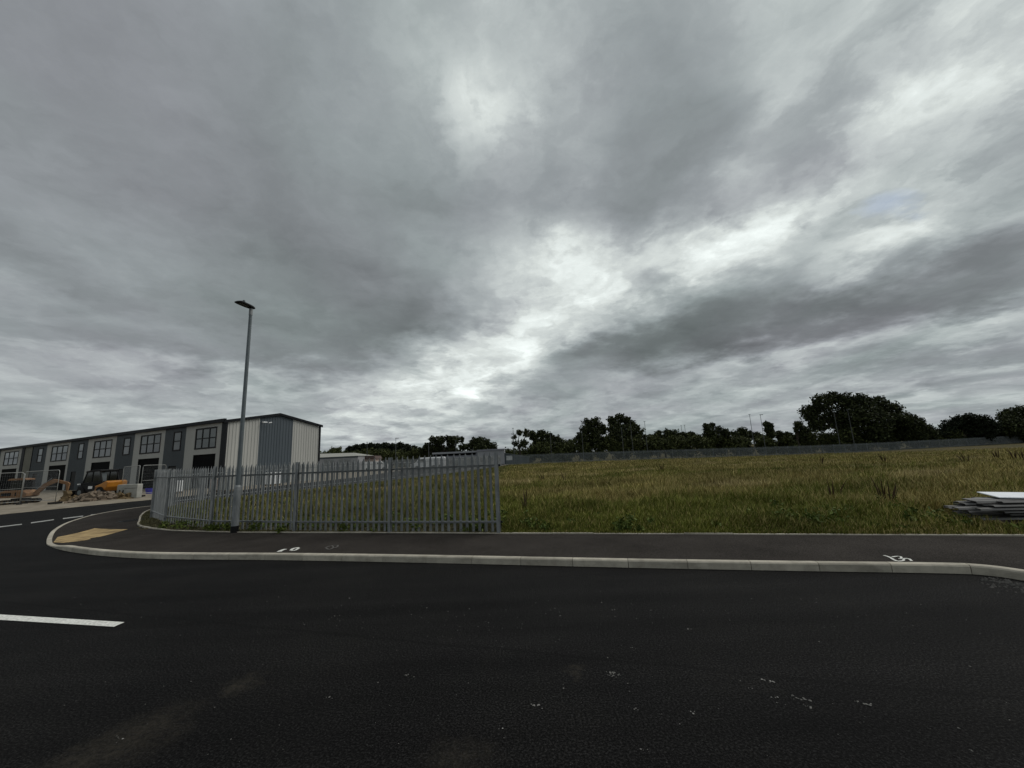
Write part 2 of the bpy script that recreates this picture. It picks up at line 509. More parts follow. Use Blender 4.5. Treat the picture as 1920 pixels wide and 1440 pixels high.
# ------------------------------------------------------------------ setting: ground, road, pavement
KERB = [(6.72, 4.1), (6.5, 4.85), (6.28, 5.33), (6.1, 5.58), (5.7, 5.74), (4.0, 6.13), (1.72, 6.68), (-1.69, 7.56), (-4.6, 8.26), (-7.72, 8.93), (-9.46, 9.49),
        (-11.2, 10.28), (-12.6, 11.1), (-13.4, 11.7), (-14.86, 13.02), (-16.6, 14.87), (-17.7, 16.29), (-18.75, 18.01), (-19.3, 19.8), (-19.1, 21.3),
        (-17.8, 24.4), (-14.6, 31.4), (-9.6, 44), (-4.3, 68), (-1.5, 95)]
EDGE = [(15.5, 5.15), (8.43, 7.02), (5.31, 7.86), (2.51, 8.6), (-0.46, 9.36), (-3.17, 10.09), (-5.73, 10.73), (-7.81, 11.3), (-9.72, 11.95), (-10.91, 12.5),
        (-12.68, 13.7), (-13.9, 15.0), (-15.6, 16.9), (-17.1, 18.9), (-17.9, 21.0), (-17.3, 23.6), (-14.5, 29.8), (-8.6, 43.6), (-2.8, 68), (0.2, 95)]
DIP = lambda x, y: -0.95 * smstep(-5, 75, x) * smstep(15, 75, y)
E0, EN = np.array([2.51, 8.6]), np.array([0.262, 0.965])
edge_poly = np.array([(p.x, p.y) for p in smooth_path(EDGE, 0.5)])


def field_dist(x, y):
    """distance behind the back edging, positive on the field side"""
    x = np.atleast_1d(x); y = np.atleast_1d(y)
    P = np.stack([x, y], 1)
    best = np.full(len(P), 1e9); sgn = np.ones(len(P))
    A, B = edge_poly[:-1], edge_poly[1:]
    for a, b in zip(A, B):
        d = b - a
        t = np.clip(((P - a) @ d) / (d @ d), 0, 1)
        q = P - a - t[:, None] * d
        dd = (q ** 2).sum(1)
        cr = d[0] * (P[:, 1] - a[1]) - d[1] * (P[:, 0] - a[0])
        u = dd < best - 1e-9
        best[u] = dd[u]; sgn[u] = np.where(cr[u] < 0, 1, -1)
    return np.sqrt(best) * sgn


def ground_z(x, y):
    x = np.atleast_1d(np.asarray(x, float)); y = np.atleast_1d(np.asarray(y, float))
    d = field_dist(x, y)
    f = smstep(-0.6, -0.05, d)
    bumps = 0.05 * np.sin(x * 0.9 + 1.3 * np.sin(y * 0.5)) * np.sin(y * 0.7 + x * 0.21)
    zf = 0.10 + DIP(x, y) + bumps * smstep(0.5, 4, d)
    return -0.08 * (1 - f) + zf * f


def axis(lo, hi, fine0, fine1, st):
    a = list(np.arange(fine0, fine1, st))
    s, v = st, fine1
    while v < hi: a.append(v); s *= 1.18; v += s
    a.append(hi)
    s, v = st, fine0 - st
    while v > lo: a.insert(0, v); s *= 1.18; v -= s
    a.insert(0, lo)
    return np.array(a)


gx, gy = axis(-3000, 3000, -24, 40, 0.45), axis(-3000, 3000, 4, 40, 0.45)
X, Y = np.meshgrid(gx, gy)
Z = ground_z(X.ravel(), Y.ravel())
nx, ny = len(gx), len(gy)
idx = np.arange(nx * ny).reshape(ny, nx)
F = np.stack([idx[:-1, :-1], idx[:-1, 1:], idx[1:, 1:], idx[1:, :-1]], -1).reshape(-1, 4)
tag(mesh_np('ground', np.stack([X.ravel(), Y.ravel(), Z], 1), F, 'soil'), kind='structure')


def sheet(name, poly, z, m, kind='structure'):
    V = [Vector((p[0], p[1], z if len(p) < 3 else p[2])) for p in poly]
    tr = tessellate_polygon([V])
    mb = MB(); mb.add(V, [tuple(t) for t in tr])
    o = mb.build(name, m)
    if kind: o['kind'] = kind
    return o


kp = smooth_path(KERB, 0.08)
kxy = [(p.x, p.y) for p in kp]
mid = [(p.x * 0.35 + 0, p.y) for p in kp]
# the road runs under the kerb; its far side is the yard edge
kin = []
for i, p in enumerate(kp):
    a, b = kp[max(i - 1, 0)], kp[min(i + 1, len(kp) - 1)]
    t = (b - a).normalized(); nrm = Vector((t.y, -t.x, 0))     # to the pavement side
    kin.append(p + nrm * 0.105)
YARD = [(-60, 10.5), (-34, 16.2), (-29.5, 18.8), (-27.28, 21.47), (-26.57, 23.29), (-25.72, 25.45), (-24.74, 27.5), (-23.2, 32), (-22.6, 38), (-20, 50), (-21, 70), (-22, 98)]
road_poly = [(-90, -40), (48, -40), (48, -4), (9, 2.5), (7.2, 4.1)] + [((a.x + b.x) / 2, (a.y + b.y) / 2) for a, b in list(zip(kp, kin))[::4]] + [(-1.4, 98), (-22, 98)] + YARD[::-1][1:] + [(-90, 10)]
sheet('road', road_poly, 0.0, 'asphalt')

# kerb stones, lowered at the crossing on the corner
tip = Vector((-13.3, 11.75, 0))
def kerb_h(p):
    d = (Vector((p.x, p.y, 0)) - tip).length
    return 0.03 + 0.092 * float(smstep(0.9, 2.6, d))
stones = MB()
run = 0; start = 0
per = 11
for s in range(0, len(kp) - 1, per):
    seg = list(range(s, min(s + per, len(kp) - 1) + 1))
    V, Fc = [], []
    tone = random.random()
    for j in seg:
        p, q = kp[j], kin[j]
        a, b = kp[max(j - 1, 0)], kp[min(j + 1, len(kp) - 1)]
        t = (b - a).normalized()
        sh = t * (0.004 if j == seg[0] else (-0.004 if j == seg[-1] else 0))
        h = kerb_h(p) * .93
        n_ = (q - p)
        for k, z in ((0, -0.06), (0.0, h * 0.80), (0.12, h * 0.95), (0.28, h), (1.0, h), (1.0, -0.06)):
            v = p + n_ * k + sh
            V.append((v.x, v.y, z))
    m6 = 6
    for i in range(len(seg) - 1):
        for k in range(m6):
            Fc.append((i * m6 + k, (i + 1) * m6 + k, (i + 1) * m6 + (k + 1) % m6, i * m6 + (k + 1) % m6))
    Fc.append(tuple(range(m6))); Fc.append(tuple((len(seg) - 1) * m6 + k for k in range(m6 - 1, -1, -1)))
    stones.add(V, Fc, tone)
tag(stones.build('kerb', 'concrete'), kind='structure')
# joint filler under the stones' tops
jf = MB()
for j in range(0, len(kp) - 1):
    pass

ep = smooth_path(EDGE, 0.1)
# pavement between kerb and back edging
def pav_z(x, y):
    d = math.hypot(x - tip.x, y - tip.y)
    return 0.026 + 0.080 * float(smstep(0.9, 2.6, d))
A = [(p.x, p.y) for p in kin[::6]] + [(kin[-1].x, kin[-1].y)]
B = [(p.x, p.y) for p in ep[::5]] + [(ep[-1].x, ep[-1].y)]
NN = 260
def resample(L, n):
    L = np.array(L); d = np.r_[0, np.cumsum(np.hypot(*np.diff(L, axis=0).T))]
    # match by rotation of progress: use y-order parameter of arc length
    t = np.linspace(0, d[-1], n)
    return np.stack([np.interp(t, d, L[:, 0]), np.interp(t, d, L[:, 1])], 1)
poly = A + B[::-1]
bm = bmesh.new()
vs = [bm.verts.new((x, y, 0)) for x, y in poly]
tr = tessellate_polygon([[Vector((x, y, 0)) for x, y in poly]])
for t in tr:
    try: bm.faces.new([vs[i] for i in t])
    except ValueError: pass
for _ in range(2):
    long_e = [e for e in bm.edges if e.calc_length() > 0.9]
    bmesh.ops.subdivide_edges(bm, edges=long_e, cuts=1)
    bmesh.ops.triangulate(bm, faces=bm.faces)
for v in bm.verts: v.co.z = pav_z(v.co.x, v.co.y)
bmesh.ops.recalc_face_normals(bm, faces=bm.faces)
me = bpy.data.meshes.new('pavement'); bm.to_mesh(me); bm.free()
if me.polygons[0].normal.z < 0: me.flip_normals()
me.materials.append(M['tarmac'])
tag(link('pavement', me), kind='structure')

# concrete back edging
ed = MB()
for s in range(0, len(ep) - 1, 9):
    seg = list(range(s, min(s + 9, len(ep) - 1) + 1))
    V, Fc = [], []
    tone = random.random()
    hh = 0.125 + random.uniform(-.004, .006)
    for j in seg:
        p = ep[j]
        a, b = ep[max(j - 1, 0)], ep[min(j + 1, len(ep) - 1)]
        t = (b - a).normalized(); nn = Vector((t.y, -t.x, 0))
        sh = t * (0.004 if j == seg[0] else (-0.004 if j == seg[-1] else 0))
        for k, z in ((0, 0.0), (0, hh), (0.055, hh), (0.055, 0.0)):
            v = p + nn * k + sh
            V.append((v.x, v.y, z))
    for i in range(len(seg) - 1):
        for k in range(4): Fc.append((i * 4 + k, (i + 1) * 4 + k, (i + 1) * 4 + (k + 1) % 4, i * 4 + (k + 1) % 4))
    Fc.append((0, 1, 2, 3)); Fc.append(tuple((len(seg) - 1) * 4 + k for k in (3, 2, 1, 0)))
    ed.add(V, Fc, tone)
tag(ed.build('edging', 'concrete'), kind='structure')

# sandy yard in front of the units
yx, yy = np.arange(-110, 2, 0.6), np.arange(8, 104, 0.6)
YX, YY = np.meshgrid(yx, yy)
yl = np.array(YARD)
def yard_d(x, y):
    P = np.stack([x, y], 1); best = np.full(len(P), 1e9); sg = np.ones(len(P))
    for a, b in zip(yl[:-1], yl[1:]):
        d = b - a; t = np.clip(((P - a) @ d) / (d @ d), 0, 1); q = P - a - t[:, None] * d
        dd = (q ** 2).sum(1); u = dd < best - 1e-9
        best[u] = dd[u]; sg[u] = np.sign(d[0] * (P[:, 1] - a[1]) - d[1] * (P[:, 0] - a[0]))[u]
    return np.sqrt(best) * sg
yd = yard_d(YX.ravel(), YY.ravel())
yz = -0.03 + 0.06 * smstep(-0.1, 0.5, yd) + smstep(0.2, 2.5, yd) * (0.05 * np.sin(YX.ravel() * 1.1 + 2 * np.sin(YY.ravel() * .6)) * np.sin(YY.ravel() * 1.3) + rng.uniform(-.015, .015, yd.size))
keep = (yd > -0.7).reshape(YX.shape)
idx = np.arange(YX.size).reshape(YX.shape)
kq = keep[:-1, :-1] & keep[:-1, 1:] & keep[1:, 1:] & keep[1:, :-1]
F = np.stack([idx[:-1, :-1], idx[:-1, 1:], idx[1:, 1:], idx[1:, :-1]], -1)[kq]
tag(mesh_np('yard', np.stack([YX.ravel(), YY.ravel(), yz], 1), F, 'sandy'), kind='structure')

# buff tactile slabs at the crossing
tz = 0.012
tp = [gp(100, 1016.5, .04), gp(134, 1016, .06), gp(167, 1007, .10), gp(217, 994.5, .11), gp(240, 989.5, .11), gp(177, 989.5, .11), gp(150, 995.5, .10), gp(108, 1006, .05)]
tp = [(p.x, p.y) for p in tp]
bm = bmesh.new()
f0 = bm.faces.new([bm.verts.new((x, y, 0)) for x, y in tp])
for ang, off in ((0.262, 0), (0.262 + math.pi / 2, 0)):
    n_ = Vector((math.sin(ang), math.cos(ang), 0))
    for k in range(-60, 60):
        bmesh.ops.bisect_plane(bm, geom=bm.verts[:] + bm.edges[:] + bm.faces[:], plane_co=Vector((-13, 12, 0)) + n_ * (k * 0.4), plane_no=n_)
for v in bm.verts: v.co.z = pav_z(v.co.x, v.co.y) + 0.008
bmesh.ops.recalc_face_normals(bm, faces=bm.faces)
sl = bmesh.ops.inset_individual(bm, faces=bm.faces[:], thickness=0.012, depth=0.004)
me = bpy.data.meshes.new('tactile_paving'); bm.to_mesh(me); bm.free()
if me.polygons[0].normal.z < 0: me.flip_normals()
me.materials.append(M['tactile'])
tag(link('tactile_paving', me), 'buff yellow crossing slabs set into the pavement corner at the lowered kerb', 'tactile paving')


# road paint
M['worn_white'] = mottled('worn_white_paint', (0.16, 0.16, 0.155), (0.42, 0.42, 0.4), 7, 0.85)


def marking(name, px, z, label, cat, group=None):
    P = [gp(x, y, z) for x, y in px]
    mb = MB()
    n = len(P)
    mb.add([Vector((p.x, p.y, 0.004)) for p in P] + [Vector((p.x, p.y, 0.007)) for p in P],
           [tuple(range(n)), tuple(range(n, 2 * n))] + [(i, (i + 1) % n, (i + 1) % n + n, i + n) for i in range(n)])
    return tag(mb.build(name, 'worn_white'), label, cat, group)


a1, a2 = gp(0, 1153), gp(0, 1164)
b1, b2 = gp(233, 1167.5), gp(213, 1176)
tdir = (Vector((b1.x, b1.y, 0)) - Vector((a1.x, a1.y, 0)))
mb = MB()
q = [a1 - tdir * 0.8, b1, b2, a2 - tdir * 0.8]
mb.add([(p.x, p.y, 0.004) for p in q] + [(p.x, p.y, 0.007) for p in q], [(0, 1, 2, 3), (4, 5, 6, 7)] + [(i, (i + 1) % 4, (i + 1) % 4 + 4, i + 4) for i in range(4)])
tag(mb.build('road_marking', 'paint'), 'long white line with a slanted end on the black road nearest the camera', 'road marking')
for (x0, y0, x1, y1), lab in zip(((-24, 991, 41, 983.2), (58, 980.6, 101, 974.6), (118, 972.6, 156, 967.8), (170, 966, 208, 961.8)),
        ('white dash on the side road cut by the left edge of the photo', 'second white dash from the left on the side road', 'third white dash from the left on the side road', 'white dash on the side road closest to the fence')):
    marking('road_marking', [(x0, y0 - .9), (x1, y1 - .8), (x1, y1 + .7), (x0, y0 + 1.0)], 0, lab, 'road marking', 'dashes along the side road')


# inspection cover in the side pavement
ic = gp(246, 975.5, .11)
mb = MB()
zc = pav_z(ic.x, ic.y)
Mc = Matrix.Translation((ic.x, ic.y, zc)) @ Matrix.Rotation(1.0, 4, 'Z')
mb.box(-.33, .33, -.3, .3, -.03, .006, Mc)
for k in range(6): mb.box(-.27, .27, -.25 + k * .09, -.21 + k * .09, .0055, .010, Mc)
tag(mb.build('inspection_cover', 'black'), 'dark metal inspection cover set in the pavement beside the curved fence end', 'cover')


# sprayed survey squiggles on the pavement
def squiggle(pts, wd, label):
    Q = smooth_path([(p.x, p.y) for p in [gp(x, y, .12) for x, y in pts]], 0.03)
    V, Fc = [], []
    for i, p in enumerate(Q):
        a, b = Q[max(i - 1, 0)], Q[min(i + 1, len(Q) - 1)]
        t = (b - a).normalized(); nn = Vector((t.y, -t.x, 0)) * wd * .62 * random.uniform(.8, 1.15) / 2
        z = pav_z(p.x, p.y)
        for s_ in (-1, 1): V.append((p.x + nn.x * s_, p.y + nn.y * s_, z + 0.004))
        for s_ in (-1, 1): V.append((p.x + nn.x * s_, p.y + nn.y * s_, z + 0.006))
    for i in range(len(Q) - 1):
        a, b = i * 4, i * 4 + 4
        Fc += [(a + 2, a + 3, b + 3, b + 2), (a, a + 2, b + 2, b), (a + 1, b + 1, b + 3, a + 3)]
    return V, Fc


def paint_mark(strokes, label, group=None, m='paint'):
    mb = MB()
    for pts, wd in strokes: mb.add(*squiggle(pts, wd, label))
    return tag(mb.build('spray_mark', m), label, 'paint mark', group)


M['faint'] = mottled('worn_paint', (0.05, 0.046, 0.042), (0.17, 0.165, 0.16), 30, 0.9)
paint_mark([([(1657, 1040), (1667, 1043), (1680, 1050), (1692, 1050), (1694, 1047), (1683, 1046)], .05), ([(1672, 1043), (1684, 1041.5), (1690, 1043.5), (1686, 1047)], .04), ([(1693, 1046), (1703, 1046), (1710, 1051)], .05)],
           'white sprayed squiggle on the pavement near the kerb below the strip pile')
paint_mark([([(523, 1033.5), (529, 1030.5), (537, 1028)], .16), ([(545, 1031), (550, 1027.5), (557, 1026), (561, 1025.5)], .10), ([(546, 1031.5), (554, 1030.5), (561, 1026)], .08)],
           'pair of bright white paint dabs beside the kerb in front of the fence')
paint_mark([([(610, 1026.5), (615, 1024), (622, 1022.5), (625, 1025.5), (618, 1029), (611, 1027)], .045), ([(619, 1023), (626, 1021.5), (634, 1022), (630, 1025.5), (622, 1025.5)], .045)],
           'faint worn looped paint mark on the pavement right of the white dabs', m='faint')

# grit and paint flecks on the asphalt
fl = MB()
spots = [(1050, 1155, 3), (880, 1142, 2.5), (1040, 1141, 2), (1155, 1265, 7), (1147, 1267, 5), (1177, 1282, 3), (1192, 1331, 5), (1307, 1338, 7), (1275, 1358, 3), (1209, 1408, 5), (1005, 1323, 6), (1447, 1279, 6), (1452, 1308, 5), (1497, 1308, 6), (1503, 1313, 5), (1518, 1327, 6), (1463, 1319, 4),
         (1388, 1277, 3), (1408, 1291, 4), (1620, 1320, 7), (1822, 1407, 4), (1798, 1366, 3), (1819, 1250, 3), (1186, 1216, 4), (1296, 1180, 4), (1057, 1291, 3), (766, 1266, 5), (709, 1280, 3), (616, 1308, 4), (931, 1365, 5), (822, 1342, 3), (402, 1327, 3), (224, 1384, 4), (433, 1387, 3), (1128, 1130, 3), (800, 1140, 3), (655, 1122, 3),
         (1180, 1297, 3), (1056, 1284, 2), (1365, 1150, 2), (1530, 1130, 2), (1700, 1150, 2), (1145, 1262, 5)]
for _ in range(150): spots.append((random.gauss(860, 330), random.gauss(1155, 26), random.uniform(0.8, 2.0)))
for _ in range(90): spots.append((random.uniform(100, 1900), random.uniform(1120, 1435), random.uniform(0.8, 2.2)))
for x, y, r in spots:
    if y < 1090: continue
    p = gp(x, y); R_ = r * p.y / 740 * 0.62
    ph = random.uniform(0, 6)
    R0 = R_
    for _ in range(1 if r < 3.5 else random.randint(3, 7)):
        q_ = random.gauss(0, R0 * 1.5)
        ox, oy = (q_, random.gauss(0, R0 * .7) - q_ * .5) if r >= 3.5 else (0, 0)
        R_ = R0 * (random.uniform(.2, 1.0) if r >= 3.5 else 1)
        n = 6; rr = [R_ * random.uniform(.25, 0.95) for _k in range(n)]
        V = [(p.x + ox + rr[k] * math.cos(ph + k * 1.047), p.y + oy + 1.2 * rr[k] * math.sin(ph + k * 1.047), 0.003) for k in range(n)] + [(p.x + ox, p.y + oy, 0.003 + R_ * .35)]
        fl.add(V, [(k, (k + 1) % n, n) for k in range(n)] + [tuple(range(n))])
M['fleck'] = mottled('pale_flecks', (0.05, 0.048, 0.044), (0.34, 0.33, 0.31), 2.2, 0.9)
tag(fl.build('grit_flecks', 'fleck'), 'pale grit and paint flecks scattered over the black road', 'grit', kind='stuff')
# gravel washed against the kerb at the right
gr = MB()
for _ in range(260):
    x, y = random.uniform(1840, 1990), 0
    y = 1078 + (x - 1840) * .2 + abs(random.gauss(0, 9))
    p = gp(x, y); r = random.uniform(.008, .03)
    if p.y > 5.5: continue
    V = [(p.x + r * random.uniform(.6, 1) * math.cos(k * 1.256), p.y + r * random.uniform(.6, 1) * math.sin(k * 1.256), 0.002) for k in range(5)] + [(p.x, p.y, r * .8)]
    gr.add(V, [(k, (k + 1) % 5, 5) for k in range(5)] + [(0, 1, 2, 3, 4)])
tag(gr.build('loose_gravel', 'gravel'), 'loose grey gravel gathered on the road where the kerb turns', 'gravel', kind='stuff')


# ------------------------------------------------------------------ palisade fences
def pale_mesh(h):
    """D-section pale with a triple-pointed head"""
    mb = MB()
    w, d = 0.0345, 0.022
    prof = [(-w, 0), (-w * .62, d * .8), (0, d), (w * .62, d * .8), (w, 0)]
    tops = [h - .085, h - .03, h, h - .03, h - .085]
    th = 0.003
    V = []
    for (x, y), zt in zip(prof, tops):
        V += [(x, y, 0.0), (x, y, h - .16), (x * (1.0 if abs(x) < w * .9 else 1.0), y, h - .13), (x * .62, y, zt)]
    n = len(V)
    V += [(x * .94, y - th, z) for x, y, z in V]
    Fc = []
    for i in range(4):
        for k in range(3):
            a = i * 4 + k
            Fc += [(a, a + 4, a + 5, a + 1), (n + a, n + a + 1, n + a + 5, n + a + 4)]
        Fc += [(i * 4 + 3, i * 4 + 7, n + i * 4 + 7, n + i * 4 + 3), (i * 4, n + i * 4, n + i * 4 + 4, i * 4 + 4)]
    for i in (0, 4):
        for k in range(3):
            a = i * 4 + k
            Fc.append((a, a + 1, n + a + 1, n + a))
    mb.add(V, Fc)
    return mb


def fence(path, label, h, zf, m, near, detail=True, pales_per=17, skip_first=False):
    """posts at the path points; rails and pales between"""
    root = thing('palisade_fence', label, 'fence', (path[0][0], path[0][1], float(zf(*path[0]))))
    org = Vector(root.location)
    pm = pale_mesh(h)
    pb = pm.build('pale', m)
    bpy.data.objects.remove(pb)
    pmesh = bpy.data.meshes['pale'] if 'pale' in bpy.data.meshes else None
    pmesh = [me for me in bpy.data.meshes if me.name.startswith('pale') and me.users == 0 or me.name.startswith('pale')][-1]
    fr = []
    for i in range(len(path) - 1):
        a = Vector((*path[i], float(zf(*path[i])))); b = Vector((*path[i + 1], float(zf(*path[i + 1]))))
        d = b - a; dh = Vector((d.x, d.y, 0)).normalized()
        nrm = Vector((dh.y, -dh.x, 0))                     # outward side
        if nrm.dot(-Vector((a.x, a.y, 0))) < 0 and near > 0 and i < 4: nrm = -nrm
        ang = math.atan2(dh.y, dh.x)
        sg = -1
        for z in (0.25, h - 0.28):
            rb = MB()
            Mx = Matrix.Translation(a - org) @ Matrix.Rotation(ang, 4, 'Z')
            L = Vector((d.x, d.y, 0)).length; sl = d.z / max(L, .01)
            Mx = Mx @ Matrix(((1, 0, 0, 0), (0, 1, 0, 0), (sl, 0, 1, 0), (0, 0, 0, 1)))
            # angle rail: vertical leg to the pales, flat leg on top
            rb.box(.03, L - .03, -.005, .0, z - .025, z + .025, Mx)
            rb.box(.03, L - .03, 0.0005, .045, z + .020, z + .025, Mx)
            o = rb.build('rail', m, root)
        for k in range(pales_per):
            t = (k + 0.75) / (pales_per + 0.5)
            t = (k + 1) / (pales_per + 1)
            p = a.lerp(b, t)
            fr.append((p, ang))
    for i, q in enumerate(path):
        a = Vector((*q, float(zf(*q))))
        j = min(i, len(path) - 2)
        d = Vector((path[j + 1][0] - path[j][0], path[j + 1][1] - path[j][1], 0)).normalized()
        ang = math.atan2(d.y, d.x)
        Mx = Matrix.Translation(a - org) @ Matrix.Rotation(ang, 4, 'Z')
        pb = MB()
        # rolled steel joist
        pb.box(-.038, .038, -.018, -.011, -.1, h + .02, Mx); pb.box(-.038, .038, .052, .059, -.1, h + .02, Mx); pb.box(-.003, .003, -.0108, .0518, -.1, h + .02, Mx)
        po = pb.build('post', m, root)
        if detail and near and i < near:
            for z in (0.25, h - .28):
                fb = MB(); fb.box(-.085, .085, -.026, -.0185, z - .022, z + .022, Mx)
                for bx in (-.06, .06): fb.box(bx - .012, bx + .012, -.040, -.0262, z - .012, z + .012, Mx)
                fb.build('fishplate', 'anthracite', po)
    fr.sort(key=lambda q: q[0].length)
    nind = 100
    for p, ang in fr[:nind]:
        o = link('pale', pmesh, root)
        o.location = p - org + Vector((math.sin(ang), -math.cos(ang), 0)) * .006 + Vector((0, 0, .035))
        o.rotation_euler = (random.uniform(-.006, .006), random.uniform(-.007, .007), ang + math.pi + random.uniform(-.04, .04))
    if len(fr) > nind:
        rest = MB()
        base = [Vector(v) for v in pm.V]
        for p, ang in fr[nind:]:
            Mx = Matrix.Translation(p - org + Vector((0, 0, .035))) @ Matrix.Rotation(ang + math.pi, 4, 'Z')
            rest.add([Mx @ v for v in base], pm.F)
        o = rest.build('pale', m, root); o['kind'] = 'stuff'
    return root


gz = lambda x, y: float(ground_z(x, y)[0])
FRONT = [(-0.45, 9.42), (-3.16, 10.16), (-5.95, 10.98), (-8.95, 11.98), (-11.8, 13.72), (-14.1, 15.75), (-15.9, 17.75), (-17.1, 20.1)]
side = smooth_path([(-17.1, 20.1), (-16.9, 23.2), (-14, 29.6), (-8.1, 43.6), (-2.2, 68)], 2.75)
FRONT += [(p.x, p.y) for p in side[1:]]
fence(FRONT, 'grey palisade fence with pointed pales that curves round the pavement corner behind the lamp post', 1.80, lambda x, y: 0.10 + float(DIP(x, y)), 'galv', 7)
far = smooth_path([(-1.6, 69.2), (30, 73), (63, 80), (96, 87), (135, 97)], 2.75)
fence([(p.x, p.y) for p in far], 'long grey palisade fence along the far side of the field before the bushes', 1.75, lambda x, y: 0.08 + float(DIP(x, y)), 'galv_far', 0, False)


# ------------------------------------------------------------------ street lamp
def lamp():
    base = Vector((-7.79, 11.30, 0.112))
    root = thing('street_lamp', 'tall grey street lamp with flat head on the pavement before the palisade fence', 'street lamp', base)
    b = MB(); b.tube([(0, 0, -.05), (0, 0, .17)], .098, 20); b.build('base_band', 'black', root, smooth=False)
    b = MB(); b.tube([(0, 0, .17), (0, 0, 1.12), (0, 0, 1.2), (0, 0, 1.26)], [.0945, .0945, .085, .060], 20); lo = b.build('base_section', 'galv', root)
    d = MB(); d.box(-.055, .055, -.101, -.088, .42, .98); d.build('door', 'galv', lo)
    b = MB(); b.tube([(0, 0, 1.24), (0, 0, 6.3)], [.058, .044], 16); b.build('pole', 'pole', root)
    b = MB(); b.tube([(0, 0, 6.25), (0, 0, 6.46)], .05, 16); b.build('spigot', 'galv', root)
    # head pointing over the road, tilted up
    Mx = Matrix.Translation((0, 0, 6.50)) @ Matrix.Rotation(math.radians(-15.7 + 3), 4, 'Z') @ Matrix.Rotation(math.radians(-2), 4, 'X')
    h = MB()
    out = [(-.05, .09), (.06, .09), (.09, .02), (.12, -.12), (.125, -.38), (.10, -.47), (0, -.49), (-.10, -.47), (-.125, -.38), (-.12, -.12), (-.09, .02)]
    n = len(out)
    V = [Mx @ Vector((x, y, -.03)) for x, y in out] + [Mx @ Vector((x * 1.03, y, .0)) for x, y in out] + [Mx @ Vector((x * .55, y * .82, .045)) for x, y in out]
    Fc = [tuple(range(n)), tuple(range(2 * n, 3 * n))] + [(r * n + i, r * n + (i + 1) % n, (r + 1) * n + (i + 1) % n, (r + 1) * n + i) for r in (0, 1) for i in range(n)]
    h.add(V, Fc)
    hd = h.build('lamp_head', 'black', root)
    l = MB(); l.box(-.08, .08, -.40, -.12, -.036, -.0305, Mx); l.build('lens', 'lens', hd)
    c = MB(); c.tube([Mx @ Vector((0, -.26, .03)), Mx @ Vector((0, -.26, .10)), Mx @ Vector((0, -.26, .12))], [.036, .036, .02], 12); c.build('photocell', 'pole', hd)


lamp()

# ------------------------------------------------------------------ industrial building
BO = Vector((-41.65, 44.52, 0)); BD = Vector((.907, -.421, 0)); BN = Vector((-.421, -.907, 0))   # along the front to the right; outward
BM = Matrix(((BD.x, BN.x * -1, 0, BO.x), (BD.y, BN.y * -1, 0, BO.y), (0, 0, 1, 0), (0, 0, 0, 1)))    # local: x along front, y into building, z up
TL, TR, DEP, EAVE, RIDGE = -66.0, 15.3, 10.5, 6.3, 7.32


